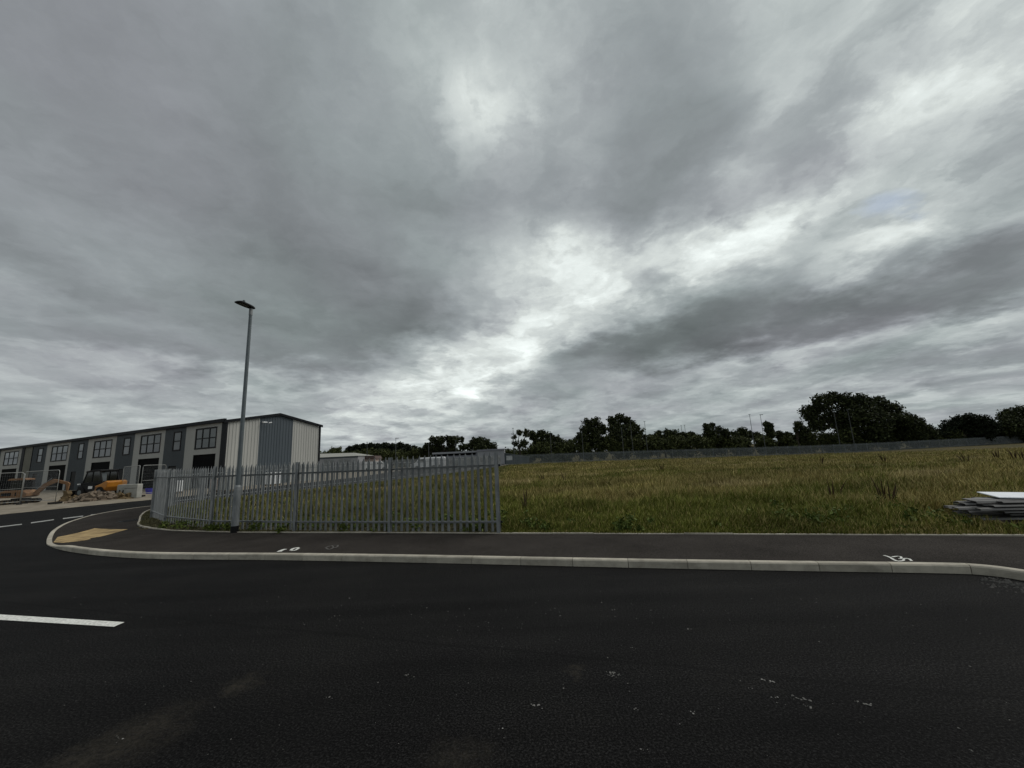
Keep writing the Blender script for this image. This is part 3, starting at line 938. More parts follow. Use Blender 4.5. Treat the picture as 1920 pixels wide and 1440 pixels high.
def building():
    root = thing('industrial_building', 'two storey terrace of industrial units in alternating pale and dark grey cladding with black windows', 'building', BO)
    root.matrix_world = BM
    wl = MB()
    prof = [(0.12, 0.0), (DEP - .12, 0.0), (DEP - .12, EAVE - .1), (DEP / 2, RIDGE - .12), (0.12, EAVE - .1)]
    n = len(prof)
    wl.add([(x, y, z) for x in (TL + .1, TR - .12) for y, z in prof], [tuple(range(n)), tuple(range(2 * n - 1, n - 1, -1))] + [(i, i + n, (i + 1) % n + n, (i + 1) % n) for i in range(n)])
    wall = wl.build('wall', 'dark_void', root)

    def corr(mb, a0, a1, zb, zt, put, pitch=.30, dp=.035):
        """trapezoid-ribbed sheet between a0 and a1; zt may be a function"""
        xs, n = [], max(1, round((a1 - a0) / pitch))
        p = (a1 - a0) / n
        for i in range(n):
            s = a0 + i * p
            xs += [(s, 0), (s + p * .52, 0), (s + p * .64, dp), (s + p * .88, dp)]
        xs.append((a1, 0))
        V = []
        for x, d in xs:
            V += [put(x, d, zb), put(x, d, zt(x) if callable(zt) else zt)]
        mb.add(V, [(2 * i, 2 * i + 2, 2 * i + 3, 2 * i + 1) for i in range(len(xs) - 1)])

    front = lambda x, d, z: (x, -.02 - d, z)
    # bays on the front, measured along it
    bays = [(TL, -61, 'front_light_shaded', None), (-61, -55.0, 'front_light_shaded', 'w', (-60, -55.9)), (-55, -50.2, 'front_dark_shaded', 's', (-53.4, -51.8)), (-50.2, -44.3, 'front_dark_shaded', None),
            (-44.3, -35.45, 'front_light_shaded', 'w', (-42.45, -36.65)), (-34.35, -31.45, 'clad_olive', None), (-31.35, -26.5, 'front_dark_shaded', 's', (-29.5, -27.75)),
            (-26.5, -18.95, 'front_light_shaded', 'w', (-24.75, -19.6)), (-18.95, -13.85, 'front_dark_shaded', 's', (-16.5, -14.95)), (-13.85, -6.45, 'front_light_shaded', 'w', (-12.1, -7.45)),
            (-6.45, -2.15, 'front_dark_shaded', 's', (-4.65, -3.0)), (-2.15, 4.35, 'front_light_shaded', 'w', (-.7, 3.58)), (4.35, 8.4, 'front_dark_shaded', 's', (6.05, 7.6)), (8.4, 14.65, 'front_light_shaded', 'w', (10.2, 13.85))]
    for bay in bays:
        a0, a1, m, kind = bay[:4]
        mb = MB()
        if kind is None:
            corr(mb, a0, a1, 0.0, EAVE, front)
        else:
            w0, w1 = bay[4]
            g_ = .0
            d0, d1, dh = (w0 - .1, w1 + .05, 3.32) if kind == 'w' else (a0 + 1.3, a0 + 2.75, 2.35)
            zs, ze = (3.85, 5.95) if kind == 'w' else (3.88, 5.92)
            corr(mb, a0, min(w0, d0), 0, EAVE, front, .2, .022)
            corr(mb, max(w1, d1), a1, 0, EAVE, front, .2, .022)
            lo, hi = min(w0, d0), max(w1, d1)
            corr(mb, lo, hi, ze, EAVE, front, .2, .022)
            corr(mb, lo, hi, dh, zs, front, .2, .022)
            for s0, s1, z0, z1 in ((lo, w0, zs, ze), (w1, hi, zs, ze), (lo, d0, 0, dh), (d1, hi, 0, dh)):
                if s1 - s0 > .02: corr(mb, s0, s1, z0, z1, front, .2, .022)
            # window
            f = MB(); fw_ = .14
            nxp = 3 if kind == 'w' else 1
            f.box(w0, w1, -.06, .06, zs, zs + fw_); f.box(w0, w1, -.06, .06, ze - fw_, ze)
            f.box(w0, w0 + fw_, -.058, .058, zs + fw_, ze - fw_); f.box(w1 - fw_, w1, -.058, .058, zs + fw_, ze - fw_)
            for k in range(1, nxp):
                xx = w0 + (w1 - w0) * k / nxp
                f.box(xx - .06, xx + .06, -.052, .05, zs + fw_, ze - fw_)
            zm = (zs + ze) / 2
            f.box(w0 + fw_, w1 - fw_, -.047, .045, zm - .05, zm + .05)
            win = f.build('window', 'black', root)
            gl = MB()
            gl.box(w0 + .05, w1 - .05, -.012, .012, zs + .05, ze - .05)
            gl.build('pane', 'glass', win)
            # door below
            dm = MB()
            if kind == 'w':
                nS = 22
                for k in range(nS): dm.box(d0, d1, .055 + .012 * (k % 2), .09, dh * k / nS, dh * (k + 1) / nS)
                dm.build('roller_shutter', 'dark_void', root)
            else:
                dm.box(d0 + .05, d1 - .05, .03, .08, 0.02, dh - .05)
                dr = dm.build('door', 'black', root)
                hd = MB(); hd.box(d0 + .15, d0 + .19, .0, .03, .95, 1.15); hd.build('handle', 'galv', dr)
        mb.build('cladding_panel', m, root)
    for a0, a1 in ((-35.43, -34.37), (14.67, 15.42), (-31.43, -31.37)):
        tr = MB(); tr.box(a0, a1, -.085, .05, 0, EAVE + .05); tr.build('corner_trim', 'anthracite', root)
    # gable end
    gab = lambda y, d, z: (TR - .02 + d, y, z)
    gt = lambda y: EAVE + (RIDGE - EAVE) * (1 - abs(y - DEP / 2) / (DEP / 2)) - .06
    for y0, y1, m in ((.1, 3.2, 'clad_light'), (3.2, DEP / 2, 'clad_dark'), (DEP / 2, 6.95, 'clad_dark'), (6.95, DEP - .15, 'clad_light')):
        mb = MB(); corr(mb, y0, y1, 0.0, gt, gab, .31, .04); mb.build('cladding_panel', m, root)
    t2 = MB(); t2.box(TR - .05, TR + .1, DEP - .16, DEP + .03, 0, EAVE); t2.build('corner_trim', 'anthracite', root)
    bk = MB(); corr(bk, TL, TR, 0.0, EAVE, lambda x, d, z: (x, DEP + .02 + d, z), 1.0, .04); bk.build('cladding_panel', 'clad_dark', root)
    # roof with overhang, gutter and verge trim
    rf = MB()
    o_ = .18
    sl = (RIDGE - EAVE) / (DEP / 2)
    for sgn in (0, 1):
        e, r_ = (-o_, DEP / 2) if sgn == 0 else (DEP + o_, DEP / 2)
        z_e = EAVE - o_ * sl + .10
        V = [(TL - .1, e, z_e), (TR + .15, e, z_e), (TR + .15, r_, RIDGE + .10), (TL - .1, r_, RIDGE + .10), (TL - .1, e, z_e + .08), (TR + .15, e, z_e + .08), (TR + .15, r_, RIDGE + .18), (TL - .1, r_, RIDGE + .18)]
        rf.add(V, [(0, 1, 2, 3), (4, 5, 6, 7), (0, 1, 5, 4), (1, 2, 6, 5), (2, 3, 7, 6), (3, 0, 4, 7)])
    roof = rf.build('roof', 'anthracite', root)
    gu = MB()
    gu.box(TL, TR + .1, -.32, -.1, EAVE - .02, EAVE + .30); gu.box(TL, TR + .1, -.1, .05, EAVE + .002, EAVE + .05)
    gu.build('gutter', 'anthracite', roof)
    vg = MB()
    for ya, yb in ((-.3, DEP / 2), (DEP / 2, DEP + .22)):
        za, zb = [RIDGE + .2 - abs(y - DEP / 2) * sl for y in (ya, yb)]
        V = [(x, y, z) for x in (TR + .08, TR + .19) for y, z in ((ya, za), (yb, zb), (yb, zb - .26), (ya, za - .26))]
        vg.add(V, [(0, 1, 2, 3), (7, 6, 5, 4), (0, 4, 5, 1), (1, 5, 6, 2), (2, 6, 7, 3), (3, 7, 4, 0)])
    vg.build('verge_trim', 'anthracite', roof)
    cm = MB(); cm.box(TR + .05, TR + .12, 3.38, 3.5, 6.35, 6.5); cm.box(TR + .1, TR + .4, 3.42, 3.47, 6.45, 6.5)
    cm.tube([(TR + .38, 3.30, 6.38), (TR + .40, 3.7, 6.40)], .06, 10); cm.tube([(TR + .40, 3.9, 6.36), (TR + .40, 4.2, 6.42)], .05, 10)
    cm.build('security_camera', 'white', root)
    return root


building()


# ------------------------------------------------------------------ temporary site fence panels
def site_panel(a, b, h, label):
    a, b = Vector(a), Vector(b)
    d = b - a; L = d.length
    root = thing('site_fence_panel', label, 'fence panel', a, math.atan2(d.y, d.x), 'temporary fence panels round the yard')
    f = MB(); r = .021; c = .14
    f.tube([(0, 0, .03), (0, 0, h - c), (c * .3, 0, h - c * .3), (c, 0, h), (L - c, 0, h), (L - c * .3, 0, h - c * .3), (L, 0, h - c), (L, 0, .03)], r, 8)
    f.tube([(.0, 0, .22), (L, 0, .22)], r * .9, 8); f.tube([(.0, 0, h * .5), (L, 0, h * .5)], r * .6, 6)
    f.build('frame', 'galv_light', root, smooth=True)
    w = MB()
    for k in range(1, int(L / .10)): w.box(k * .10 - .0017, k * .10 + .0017, -.0017, .0017, .22, h)
    for k in range(1, int((h - .2) / .25)): w.box(0, L, -.0045, -.0018, .22 + k * .25, .2232 + k * .25)
    w.build('wire_mesh', 'galv', root)
    for x in (0.0, L):
        q = MB(); q.box(x - .12, x + .12, -.33, .33, -.02, .10); q.build('foot', 'rubber', root, bevel=.02)


M['galv_light'] = mottled('bright_galvanised', (0.24, 0.245, 0.235), (0.34, 0.345, 0.33), 5, 0.5, 0.5, 0.3)
g0 = lambda x, y: gp(x, y, .03)
site_panel(g0(38, 945), g0(103, 944), 2.25, 'wire mesh fence panel standing in front of the orange excavator arm')
site_panel(g0(-28, 952), g0(36, 947), 2.2, 'wire mesh fence panel cut by the left edge, in front of the excavator body')
site_panel(g0(226, 928), g0(256, 932), 2.35, 'leaning wire mesh fence panel standing behind the grey plastic barrier')
site_panel(g0(262, 931), g0(306, 926), 2.35, 'wire mesh fence panel half hidden by the end of the palisade fence')


# ------------------------------------------------------------------ yard machines
def frame_at(px, py, yaw=0.0):
    p = gp(px, py, .03)
    return p


def excavator():
    base = frame_at(38, 944)
    dist = base.y
    s = 1.0
    root = thing('excavator', 'faded orange mini excavator with its arm folded down behind the wire fence panels', 'excavator', base, math.radians(12))
    root.scale = (.73, .73, .73)
    # tracks
    for y in (-.62, .62):
        t = MB()
        pts = [(-.95, .0), (-1.15, .12), (-1.18, .26), (-1.0, .42), (1.0, .42), (1.18, .26), (1.15, .12), (.95, .0)]
        t.prism(pts, y - .17, y + .17)
        tr = t.build('track', 'rubber', root, bevel=.03)
        r = MB()
        for x in (-.85, -.4, 0, .4, .85): r.tube([(x, y - .18, .19), (x, y + .18, .19)], .13, 12)
        r.build('roller', 'mound', tr)
    b = MB(); b.box(-.5, .5, -.42, .42, .2, .52); b.build('undercarriage', 'black', root)
    # house
    b = MB()
    b.prism([(-1.3, .62), (.7, .58), (.95, .7), (.95, 1.0), (.5, 1.3), (-.9, 1.32), (-1.35, 1.15)], -.72, .72)
    b.build('body', 'orange_rust', root, bevel=.06)
    b = MB(); b.box(-1.1, -.3, -.735, -.721, .8, 1.1); b.box(.02, .12, -.74, -.721, .78, 1.12); b.build('grille', 'black', root)
    # cab
    for x in (-.55, .55):
        for y in (-.62, .18):
            c = MB(); c.box(x - .035, x + .035, y - .035, y + .035, 1.30, 2.28); c.build('cab_post', 'black', root)
    c = MB(); c.prism([(-.75, 2.28), (.72, 2.28), (.68, 2.4), (.3, 2.47), (-.6, 2.46), (-.75, 2.38)], -.72, .28); c.build('cab_roof', 'orange_rust', root, bevel=.02)
    c = MB(); c.box(-.52, .52, -.635, -.62, 1.34, 2.26); c.build('cab_glass', 'dark_glass', root)
    c = MB(); c.box(-.52, .52, .18, .195, 1.34, 2.26); c.build('cab_glass', 'dark_glass', root)
    c = MB(); c.box(-.56, -.545, -.58, .14, 1.34, 2.26); c.build('cab_glass', 'dark_glass', root)
    c = MB(); c.box(-.25, .25, -.45, -.02, 1.3, 1.5); c.box(-.35, -.25, -.45, -.02, 1.48, 1.95); c.build('seat', 'black', root)
    # boom, arm, bucket
    b = MB()
    b.prism([(.95, .75), (1.15, .72), (1.95, 1.55), (2.75, 1.92), (2.72, 2.15), (2.45, 2.24), (1.7, 1.82), (.95, 1.02)], -.03, .17)
    b.build('boom', 'orange_rust', root, bevel=.015)
    r = MB(); r.tube([(1.1, .07, 1.25), (1.75, .07, 1.95)], .05, 10); r.tube([(1.7, .07, 1.9), (2.2, .07, 2.28)], .028, 8); r.build('hydraulic_ram', 'galv', root)
    b = MB()
    b.prism([(2.5, 2.15), (2.62, 2.22), (3.7, 1.85), (3.85, 1.72), (3.75, 1.0), (3.62, 1.0), (3.55, 1.62), (2.6, 1.95)], -.01, .15)
    b.build('arm', 'orange_rust', root, bevel=.012)
    b = MB()
    b.prism([(3.5, .98), (3.85, 1.0), (3.98, .7), (3.82, .38), (3.45, .26), (3.4, .34), (3.6, .55), (3.6, .8)], -.2, .34)
    b.build('bucket', 'mound', root)
    return root


excavator()


def telehandler():
    base = frame_at(187, 930)
    root = thing('loader', 'black cabbed site loader with amber yellow engine cover parked behind the rubble heap', 'loader', base, math.radians(-8))
    b = MB()
    b.prism([(-1.35, .55), (-1.2, .42), (.5, .42), (.9, .5), (.9, .95), (-.1, 1.0), (-1.35, .9)], -.75, .75); b.build('chassis', 'black', root, bevel=.04)
    b = MB()
    b.prism([(.42, .32), (1.3, .42), (1.62, .75), (1.66, 1.15), (1.45, 1.27), (.95, 1.04), (.42, .88)], -.77, .77); b.build('engine_cover', 'yellow', root, bevel=.06)
    b = MB(); b.box(.5, .8, -.785, -.7715, .6, .8); b.build('grille', 'orange_rust', root)
    c = MB()
    lo = [(-1.1, 1.02), (.55, 1.12), (.88, 1.2)]
    for y in (-.66, .60):
        for (x0, z0, x1, z1) in ((-1.12, .95, -.72, 2.0), (-.2, 1.0, -.1, 2.1), (.88, 1.15, .55, 2.1)):
            c.prism([(x0, z0), (x0 + .09, z0), (x1 + .08, z1), (x1, z1)], y, y + .07)
    c.prism([(-1.15, .9), (.9, 1.05), (.9, 1.24), (-1.15, 1.16)], -.68, .68)
    c.build('cab_frame', 'black', root)
    c = MB(); c.prism([(-.78, 2.0), (.72, 2.1), (.68, 2.2), (-.1, 2.22), (-.74, 2.12)], -.7, .7); c.build('cab_roof', 'black', root, bevel=.03)
    for y in (-.63, .62):
        c = MB(); c.prism([(-1.0, 1.17), (.82, 1.25), (.55, 2.08), (-.66, 2.0)], y, y + .012); c.build('cab_glass', 'dark_glass', root)
    c = MB(); c.prism([(.3, 1.25), (.55, 1.25), (.5, 1.95), (.34, 1.95)], -.45, -.05); c.prism([(-.2, 1.2), (.4, 1.2), (.4, 1.4), (-.2, 1.38)], -.45, -.05); c.build('seat', 'pole', root)
    c = MB(); c.box(-.22, .18, -.775, -.762, .66, .88); c.build('number_plate', 'white', root)
    b = MB(); b.prism([(-1.35, .8), (-1.9, .62), (-2.35, .3), (-2.3, .2), (-1.8, .42), (-1.3, .6)], -.3, .3); b.build('loader_arm', 'black', root, bevel=.02)
    b = MB(); b.prism([(-2.2, .55), (-2.3, .1), (-2.9, .02), (-2.92, .08), (-2.45, .2), (-2.3, .55)], -.75, .75); b.build('bucket', 'black', root)
    for x in (-.95, 1.0):
        for y in (-.82, .62):
            t = MB(); t.tube([(x, y - .02, .40), (x, y, .40), (x, y + .22, .40), (x, y + .24, .40)], [.34, .40, .40, .34], 20)
            wh = t.build('wheel', 'rubber', root)
            r = MB(); r.tube([(x, y - .03, .40), (x, y + .25, .40)], .19, 16); r.build('rim', 'pole', wh)
    b = MB(); b.box(-1.18, -1.1, -.9, -.7, 1.02, 1.12); b.build('lamp', 'white', root)


telehandler()


# barrier, crate, rubble
def barrier():
    p = gp(222, 935, .03)
    root = thing('site_barrier', 'grey white plastic site barrier with dark slots at its left end', 'barrier', p, math.radians(-4))
    L = 1.62
    b = MB()
    b.prism([(.0, .0), (L, .0), (L, .95), (L - .04, 1.0), (.04, 1.0), (0, .92)], -.2, .2)
    b.build('body', 'barrier', root, bevel=.04)
    b = MB()
    b.prism([(.14, .05), (.26, .05), (.3, .62), (.2, .62)], -.21, -.201); b.prism([(.42, .05), (.54, .05), (.58, .62), (.48, .62)], -.21, -.201)
    b.build('slot', 'black', root)
    b = MB(); b.prism([(.62, .7), (L - .05, .7), (L - .05, .74), (.62, .74)], -.212, -.201); b.build('groove', 'strip', root)


barrier()


def crate():
    p = gp(280, 925.5, .03)
    root = thing('plastic_tub', 'small blue plastic tub on the yard beside the end of the palisade fence', 'tub', p, .3)
    b = MB()
    V = []
    for z, r in ((0, .22), (.42, .3), (.45, .33), (.45, .27), (.05, .19)):
        V += [(r * math.cos(k * math.pi / 8), r * math.sin(k * math.pi / 8), z) for k in range(16)]
    Fc = [(i * 16 + k, i * 16 + (k + 1) % 16, (i + 1) * 16 + (k + 1) % 16, (i + 1) * 16 + k) for i in range(4) for k in range(16)] + [tuple(range(16)), tuple(64 + k for k in range(16))]
    b.add(V, Fc); b.build('tub', 'blue', root)


crate()


def heap(px, w, d, h, name, label, mt, n, y=940, seed=1, stones=True):
    p = gp(px, y, .02)
    r = random.Random(seed)
    b = MB()
    N = 28
    V, Fc = [], []
    for i in range(N + 1):
        for j in range(N + 1):
            u, v = i / N * 2 - 1, j / N * 2 - 1
            q = max(0, 1 - (u * u + v * v))
            z = h * (q ** .8) * (0.75 + .25 * math.sin(u * 7 + v * 3) * math.cos(v * 6)) * r.uniform(.85, 1.1) - .03
            V.append((p.x + u * w / 2, p.y + v * d / 2 + d / 2, z))
    for i in range(N):
        for j in range(N):
            a = i * (N + 1) + j
            Fc.append((a, a + N + 1, a + N + 2, a + 1))
    b.add(V, Fc)
    for _ in range(n):
        u, v = r.uniform(-1, 1), r.uniform(-1, .3)
        q = max(0, 1 - (u * u + v * v))
        c = Vector((p.x + u * w / 2, p.y + v * d / 2 + d / 2, h * q ** .8 * .85))
        s = r.uniform(.06, .2)
        Mx = Matrix.Translation(c) @ Matrix.Rotation(r.uniform(0, 6), 4, Vector((r.random(), r.random(), r.random())).normalized())
        b.box(-s * r.uniform(.6, 1.2), s, -s * r.uniform(.5, 1), s * .8, -s * .5, s * r.uniform(.3, .7), Mx)
    return tag(b.build(name, mt), label, 'heap')


heap(155, 2.7, 1.8, .68, 'rubble_heap', 'pale brown heap of broken rubble on the yard left of the loader', 'rubble', 90, 942, 3)
heap(200, 2.4, 1.2, .6, 'spoil_heap', 'smooth brown soil heap in front of the loader wheels', 'mound', 6, 938, 5)
heap(120, 1.6, 1.2, .35, 'rubble_heap', 'low dark scatter of rubble under the excavator bucket', 'mound', 30, 941, 6)
# sheets and pallets behind the fence
def block_stack(px, py, w, d, h, label, m, z=0.05):
    p = gp(px, py, z)
    root = thing('block_pallet', label, 'pallet', p, math.radians(-24), 'pallets in the yard behind the fence')
    b = MB()
    for x in (-w / 2 + .06, 0, w / 2 - .06): b.box(x - .05, x + .05, -d / 2, d / 2, 0, .1)
    b.box(-w / 2, w / 2, -d / 2, d / 2, .1, .13); b.build('pallet', 'mound', root)
    b = MB()
    nz, nxx = int(h / .22), max(2, int(w / .45))
    for k in range(nz):
        for i in range(nxx): b.box(-w / 2 + i * w / nxx + .008, -w / 2 + (i + 1) * w / nxx - .008, -d / 2, d / 2, .135 + k * .22, .135 + k * .22 + .212)
    b.build('blocks', m, root)


block_stack(412, 921, 1.2, 1.0, 1.0, 'stack of pinkish blocks on a pallet seen through the fence left of the lamp post', 'brick')
block_stack(428, 921, 1.2, 1.0, 1.15, 'stack of grey blocks on a pallet just right of the pinkish stack', 'barrier')
block_stack(508, 910, 1.3, 1.0, 1.2, 'stack of white blocks on a pallet before the dark gable panel', 'white')
block_stack(326, 925, .9, .8, .9, 'white wrapped block pallet seen through the curved end of the fence', 'white')


# ------------------------------------------------------------------ strip pile at the right
def pile():
    random.seed(31)
    pd = Vector((.985, -.17, 0)).normalized(); pn = Vector((.17, .985, 0))
    o = Vector((8.68, 7.66, .10))
    ang = math.atan2(pd.y, pd.x)
    for (k, t) in ((0, .75), (1, 2.3), (2, 3.4)):
        b = MB(); b.box(-.17, .17, -.13, .62, -.06, .17)
        q = b.build('concrete_block', 'block', bevel=.015)
        q.location = o + pd * t + Vector((0, 0, .0)); q.rotation_euler = (0, 0, ang + random.uniform(-.1, .1))
        tag(q, ['pale block propping up the left part of the strip pile', 'middle pale block under the strip pile', 'pale block under the strip pile beyond the photo edge'][k], 'block')
    for layer in range(6):
        for i in range(5):
            L = 2.9 + random.uniform(-.15, .25)
            w = .13 + random.uniform(-.02, .03)
            b = MB()
            th = .018
            # folded strip with a pointed end
            bend = random.uniform(-.03, .03)
            b.prism([(-w / 2, 0), (-w * .35, .028), (w * .35, .028), (w / 2, 0), (w * .32, .02), (-w * .32, .02)], 0.0, L)
            s = b.build('steel_strip', 'strip')
            off = random.uniform(-.28, .32) - (0.22 if layer == 3 else 0)
            s.location = o + pd * off + pn * (.0 + i * .155 + random.uniform(-.04, .04)) + Vector((0, 0, (.16 + layer * .058) + random.uniform(0, .012)))
            s.rotation_euler = (random.uniform(-.012, .012), random.uniform(-.12, .12), ang - math.pi / 2 + random.uniform(-.05, .05))
            tag(s, 'long weathered grey steel strip lying in the pile on the grass', 'steel strip', 'steel strips in the pile on the grass')
    b = MB(); b.box(-.36, .36, -.30, .30, 0, .016)
    w = b.build('white_board', 'board')
    w.location = o + pd * .80 + pn * .42 + Vector((0, 0, .525)); w.rotation_euler = (math.radians(4), math.radians(1.5), ang - .2)
    tag(w, 'flat white board lying on top of the steel strip pile', 'board')


pile()


# ------------------------------------------------------------------ trees and bushes
def leaf_cloud(blobs, n, size, r, sq=1.0, gaps=.25):
    """leaf sprays spread through a crown of blobs (centre, radii)"""
    vols = np.array([b[1] ** 2 for b in blobs]); pr = vols / vols.sum()
    ids = r.choice(len(blobs), n, p=pr)
    C = np.array([b[0] for b in blobs])[ids]; R_ = np.array([b[1] for b in blobs])[ids]
    d = r.normal(size=(n, 3)); d /= np.linalg.norm(d, axis=1)[:, None]
    rad = r.uniform(0.15, 1, n) ** .55
    # lumpy shell so that the outline stays ragged
    lump = 0.98 + .22 * np.sin(d[:, 0] * 5 + ids * 1.7) * np.sin(d[:, 2] * 6 + ids) + r.normal(0, .09, n)
    P = C + d * (R_ * rad * lump)[:, None] * np.array([1, 1, sq])
    # gaps
    k = np.sin(P[:, 0] * 1.9 + 1.3 * np.sin(P[:, 2] * 1.7)) * np.sin(P[:, 2] * 2.3 + P[:, 1] * .9) > -1 + 2 * gaps * r.uniform(.3, 1, n)
    P = P[k]; n = len(P)
    u = r.normal(size=(n, 3)); u /= np.linalg.norm(u, axis=1)[:, None]
    w = r.normal(size=(n, 3)); w -= (w * u).sum(1)[:, None] * u; w /= np.linalg.norm(w, axis=1)[:, None]
    s = size * r.uniform(.5, 1.25, n)[:, None]
    V = np.stack([P - u * s * .6, P + w * s * .3 - u * s * .05, P + u * s * .6, P - w * s * .28 + u * s * .08], 1).reshape(-1, 3)
    Fq = np.arange(4 * n).reshape(-1, 4)
    tone = np.repeat(np.clip(r.uniform(0, 1, n) ** 1.4, 0, 1), 4)
    return V, Fq, tone


tree_i = 0
def tree(kind, label, cat, Y, px, leaf='leaf_dark', n=3000, size=.55, trunk=None, group=None, gaps=.25, sq=1.0, spread=1.0):
    global tree_i
    tree_i += 1
    r = np.random.default_rng(100 + tree_i)
    sc = Y / FPX
    blobs = []
    for x, y, rp in px:
        p = at(x, y, Y + r.uniform(-1, 1) * rp * sc * .7 * spread)
        blobs.append((np.array(p), rp * sc))
    tx = trunk if trunk is not None else sum(q[0] for q in px) / len(px)
    bp = at(tx, 850, Y)
    zb = gz(bp.x, bp.y) if Y < 100 else float(DIP(bp.x, bp.y)) + .1
    base = Vector((bp.x, bp.y, zb))
    root = thing(kind, label, cat, base, 0, group)
    cen = np.mean([b[0] for b in blobs], 0)
    top = max(b[0][2] for b in blobs)
    t = MB()
    H = max(1.0, cen[2] - zb)
    r0 = max(.07, .035 * (top - zb) + .05)
    fork = Vector((0, 0, H * .55))
    mid_ = Vector((r.normal(0, .1), r.normal(0, .1), H * .3))
    t.tube([(0, 0, -.25), tuple(mid_), tuple(fork)], [r0, r0 * .8, r0 * .65], 7)
    for b, R_ in blobs:
        q = Vector(b) - base
        m_ = fork.lerp(q, .5) + Vector((r.normal(0, .15), r.normal(0, .15), .1 * R_))
        t.tube([tuple(fork), tuple(m_), tuple(q + Vector((0, 0, R_ * .3)))], [r0 * .5, r0 * .32, r0 * .1], 5)
        for _ in range(3):
            dd = Vector(r.normal(size=3)).normalized() * R_ * .8
            t.tube([tuple(m_.lerp(q, .6)), tuple(q + dd)], [r0 * .16, r0 * .05], 4)
    t.build('trunk', 'bark', root)
    V, Fq, tone = leaf_cloud(blobs, int(n * 2.6), size * .9, r, sq, gaps * .7)
    mesh_np('crown', V - np.array(base), Fq, leaf, root, attr=tone)
    return root


tree('broadleaf_tree', 'largest dark tree with a broad domed crown rising above the far fence', 'tree', 90,
     [(1520, 775, 18), (1542, 755, 17), (1560, 746, 13), (1582, 752, 17), (1612, 755, 18), (1645, 760, 19), (1672, 770, 17), (1600, 783, 26), (1562, 786, 22), (1640, 790, 26), (1532, 797, 16), (1680, 792, 20), (1590, 808, 22), (1640, 812, 20)],
     n=9000, size=.62, trunk=1600, gaps=.28)
tree('broadleaf_tree', 'lower dark tree joined to the right flank of the broad domed tree', 'tree', 88, [(1700, 788, 15), (1717, 796, 15), (1735, 806, 13), (1748, 814, 10), (1705, 810, 18), (1728, 818, 12)], n=3600, size=.5)
tree('broadleaf_tree', 'small upright tree just left of the broad domed tree', 'tree', 88, [(1497, 797, 8), (1492, 805, 5), (1508, 806, 8), (1500, 815, 8)], n=1000, size=.42)
tree('broadleaf_tree', 'feathery topped dark tree between the broad domed tree and the right edge', 'tree', 90, [(1780, 800, 13), (1800, 792, 13), (1822, 788, 14), (1842, 792, 14), (1858, 798, 13), (1775, 812, 12), (1812, 808, 18), (1845, 810, 16)], 'leaf_conifer', n=5200, size=.5)
tree('broadleaf_tree', 'dark tree cut by the right edge of the photo', 'tree', 92, [(1890, 780, 14), (1912, 775, 14), (1897, 800, 20), (1935, 785, 20), (1925, 805, 22), (1880, 808, 14)], n=5000, size=.55)
tree('broadleaf_tree', 'left hand rounded tree of the pair in the middle of the far fence', 'tree', 86, [(1103, 795, 11), (1118, 792, 10), (1095, 806, 9), (1110, 812, 16), (1128, 806, 12), (1090, 822, 13), (1118, 828, 15)], n=3600, size=.45, gaps=.3)
tree('broadleaf_tree', 'taller tree with a flat topped crown in the middle of the far fence', 'tree', 88, [(1147, 789, 9), (1162, 785, 10), (1176, 789, 9), (1184, 797, 9), (1152, 802, 14), (1176, 808, 15), (1194, 810, 13), (1204, 822, 9), (1160, 820, 20), (1188, 824, 14)], n=5200, size=.48, gaps=.3)
tree('broadleaf_tree', 'thin tree with sky showing through its crown, left of the middle pair', 'tree', 84, [(963, 818, 6), (974, 811, 6), (988, 812, 8), (966, 830, 7), (982, 832, 9)], n=900, size=.4, gaps=.42)
tree('broadleaf_tree', 'dense flat domed tree beside the thin see-through tree', 'tree', 86, [(1000, 817, 10), (1016, 815, 9), (1030, 819, 9), (1043, 823, 8), (1010, 828, 12), (1030, 832, 12), (1050, 830, 8), (1054, 836, 8)], n=3200, size=.44, gaps=.3)
tree('broadleaf_tree', 'smooth dome shaped dark tree behind the long grey building', 'tree', 96, [(890, 829, 9), (900, 828, 9), (912, 832, 10), (924, 838, 9), (900, 842, 14), (880, 838, 8)], n=2600, size=.45, gaps=.15)
tree('broadleaf_tree', 'spreading dark tree behind the left end of the long grey building', 'tree', 98, [(812, 825, 8), (826, 826, 9), (840, 824, 8), (853, 826, 9), (865, 824, 6), (802, 838, 9), (820, 842, 13), (845, 842, 12), (790, 846, 7), (868, 838, 8)], n=3600, size=.48, gaps=.3)
for i, (x, y, rr) in enumerate(((655, 846, 9), (668, 843, 10), (681, 841, 10), (695, 841, 11), (709, 841, 10), (722, 840, 11), (736, 841, 10), (750, 840, 11), (763, 842, 9), (775, 845, 9), (787, 848, 8))):
    tree('conifer_tree', 'dark pointed conifer in the tight row behind the pale shed', 'tree', 104 + (i % 3), [(x, y + 6, rr * 1.1), (x + 1, y - 1, rr * .8), (x, y - 6, rr * .4), (x, y + 17, rr * 1.3)], 'leaf_conifer', n=2200, size=.6, group='row of conifers behind the shed', gaps=.1)
tree('broadleaf_tree', 'small rounded olive tree above the roof of the pale shed', 'tree', 106, [(625, 846, 7), (634, 845, 7), (630, 854, 9)], 'leaf_mid', n=800, size=.45)
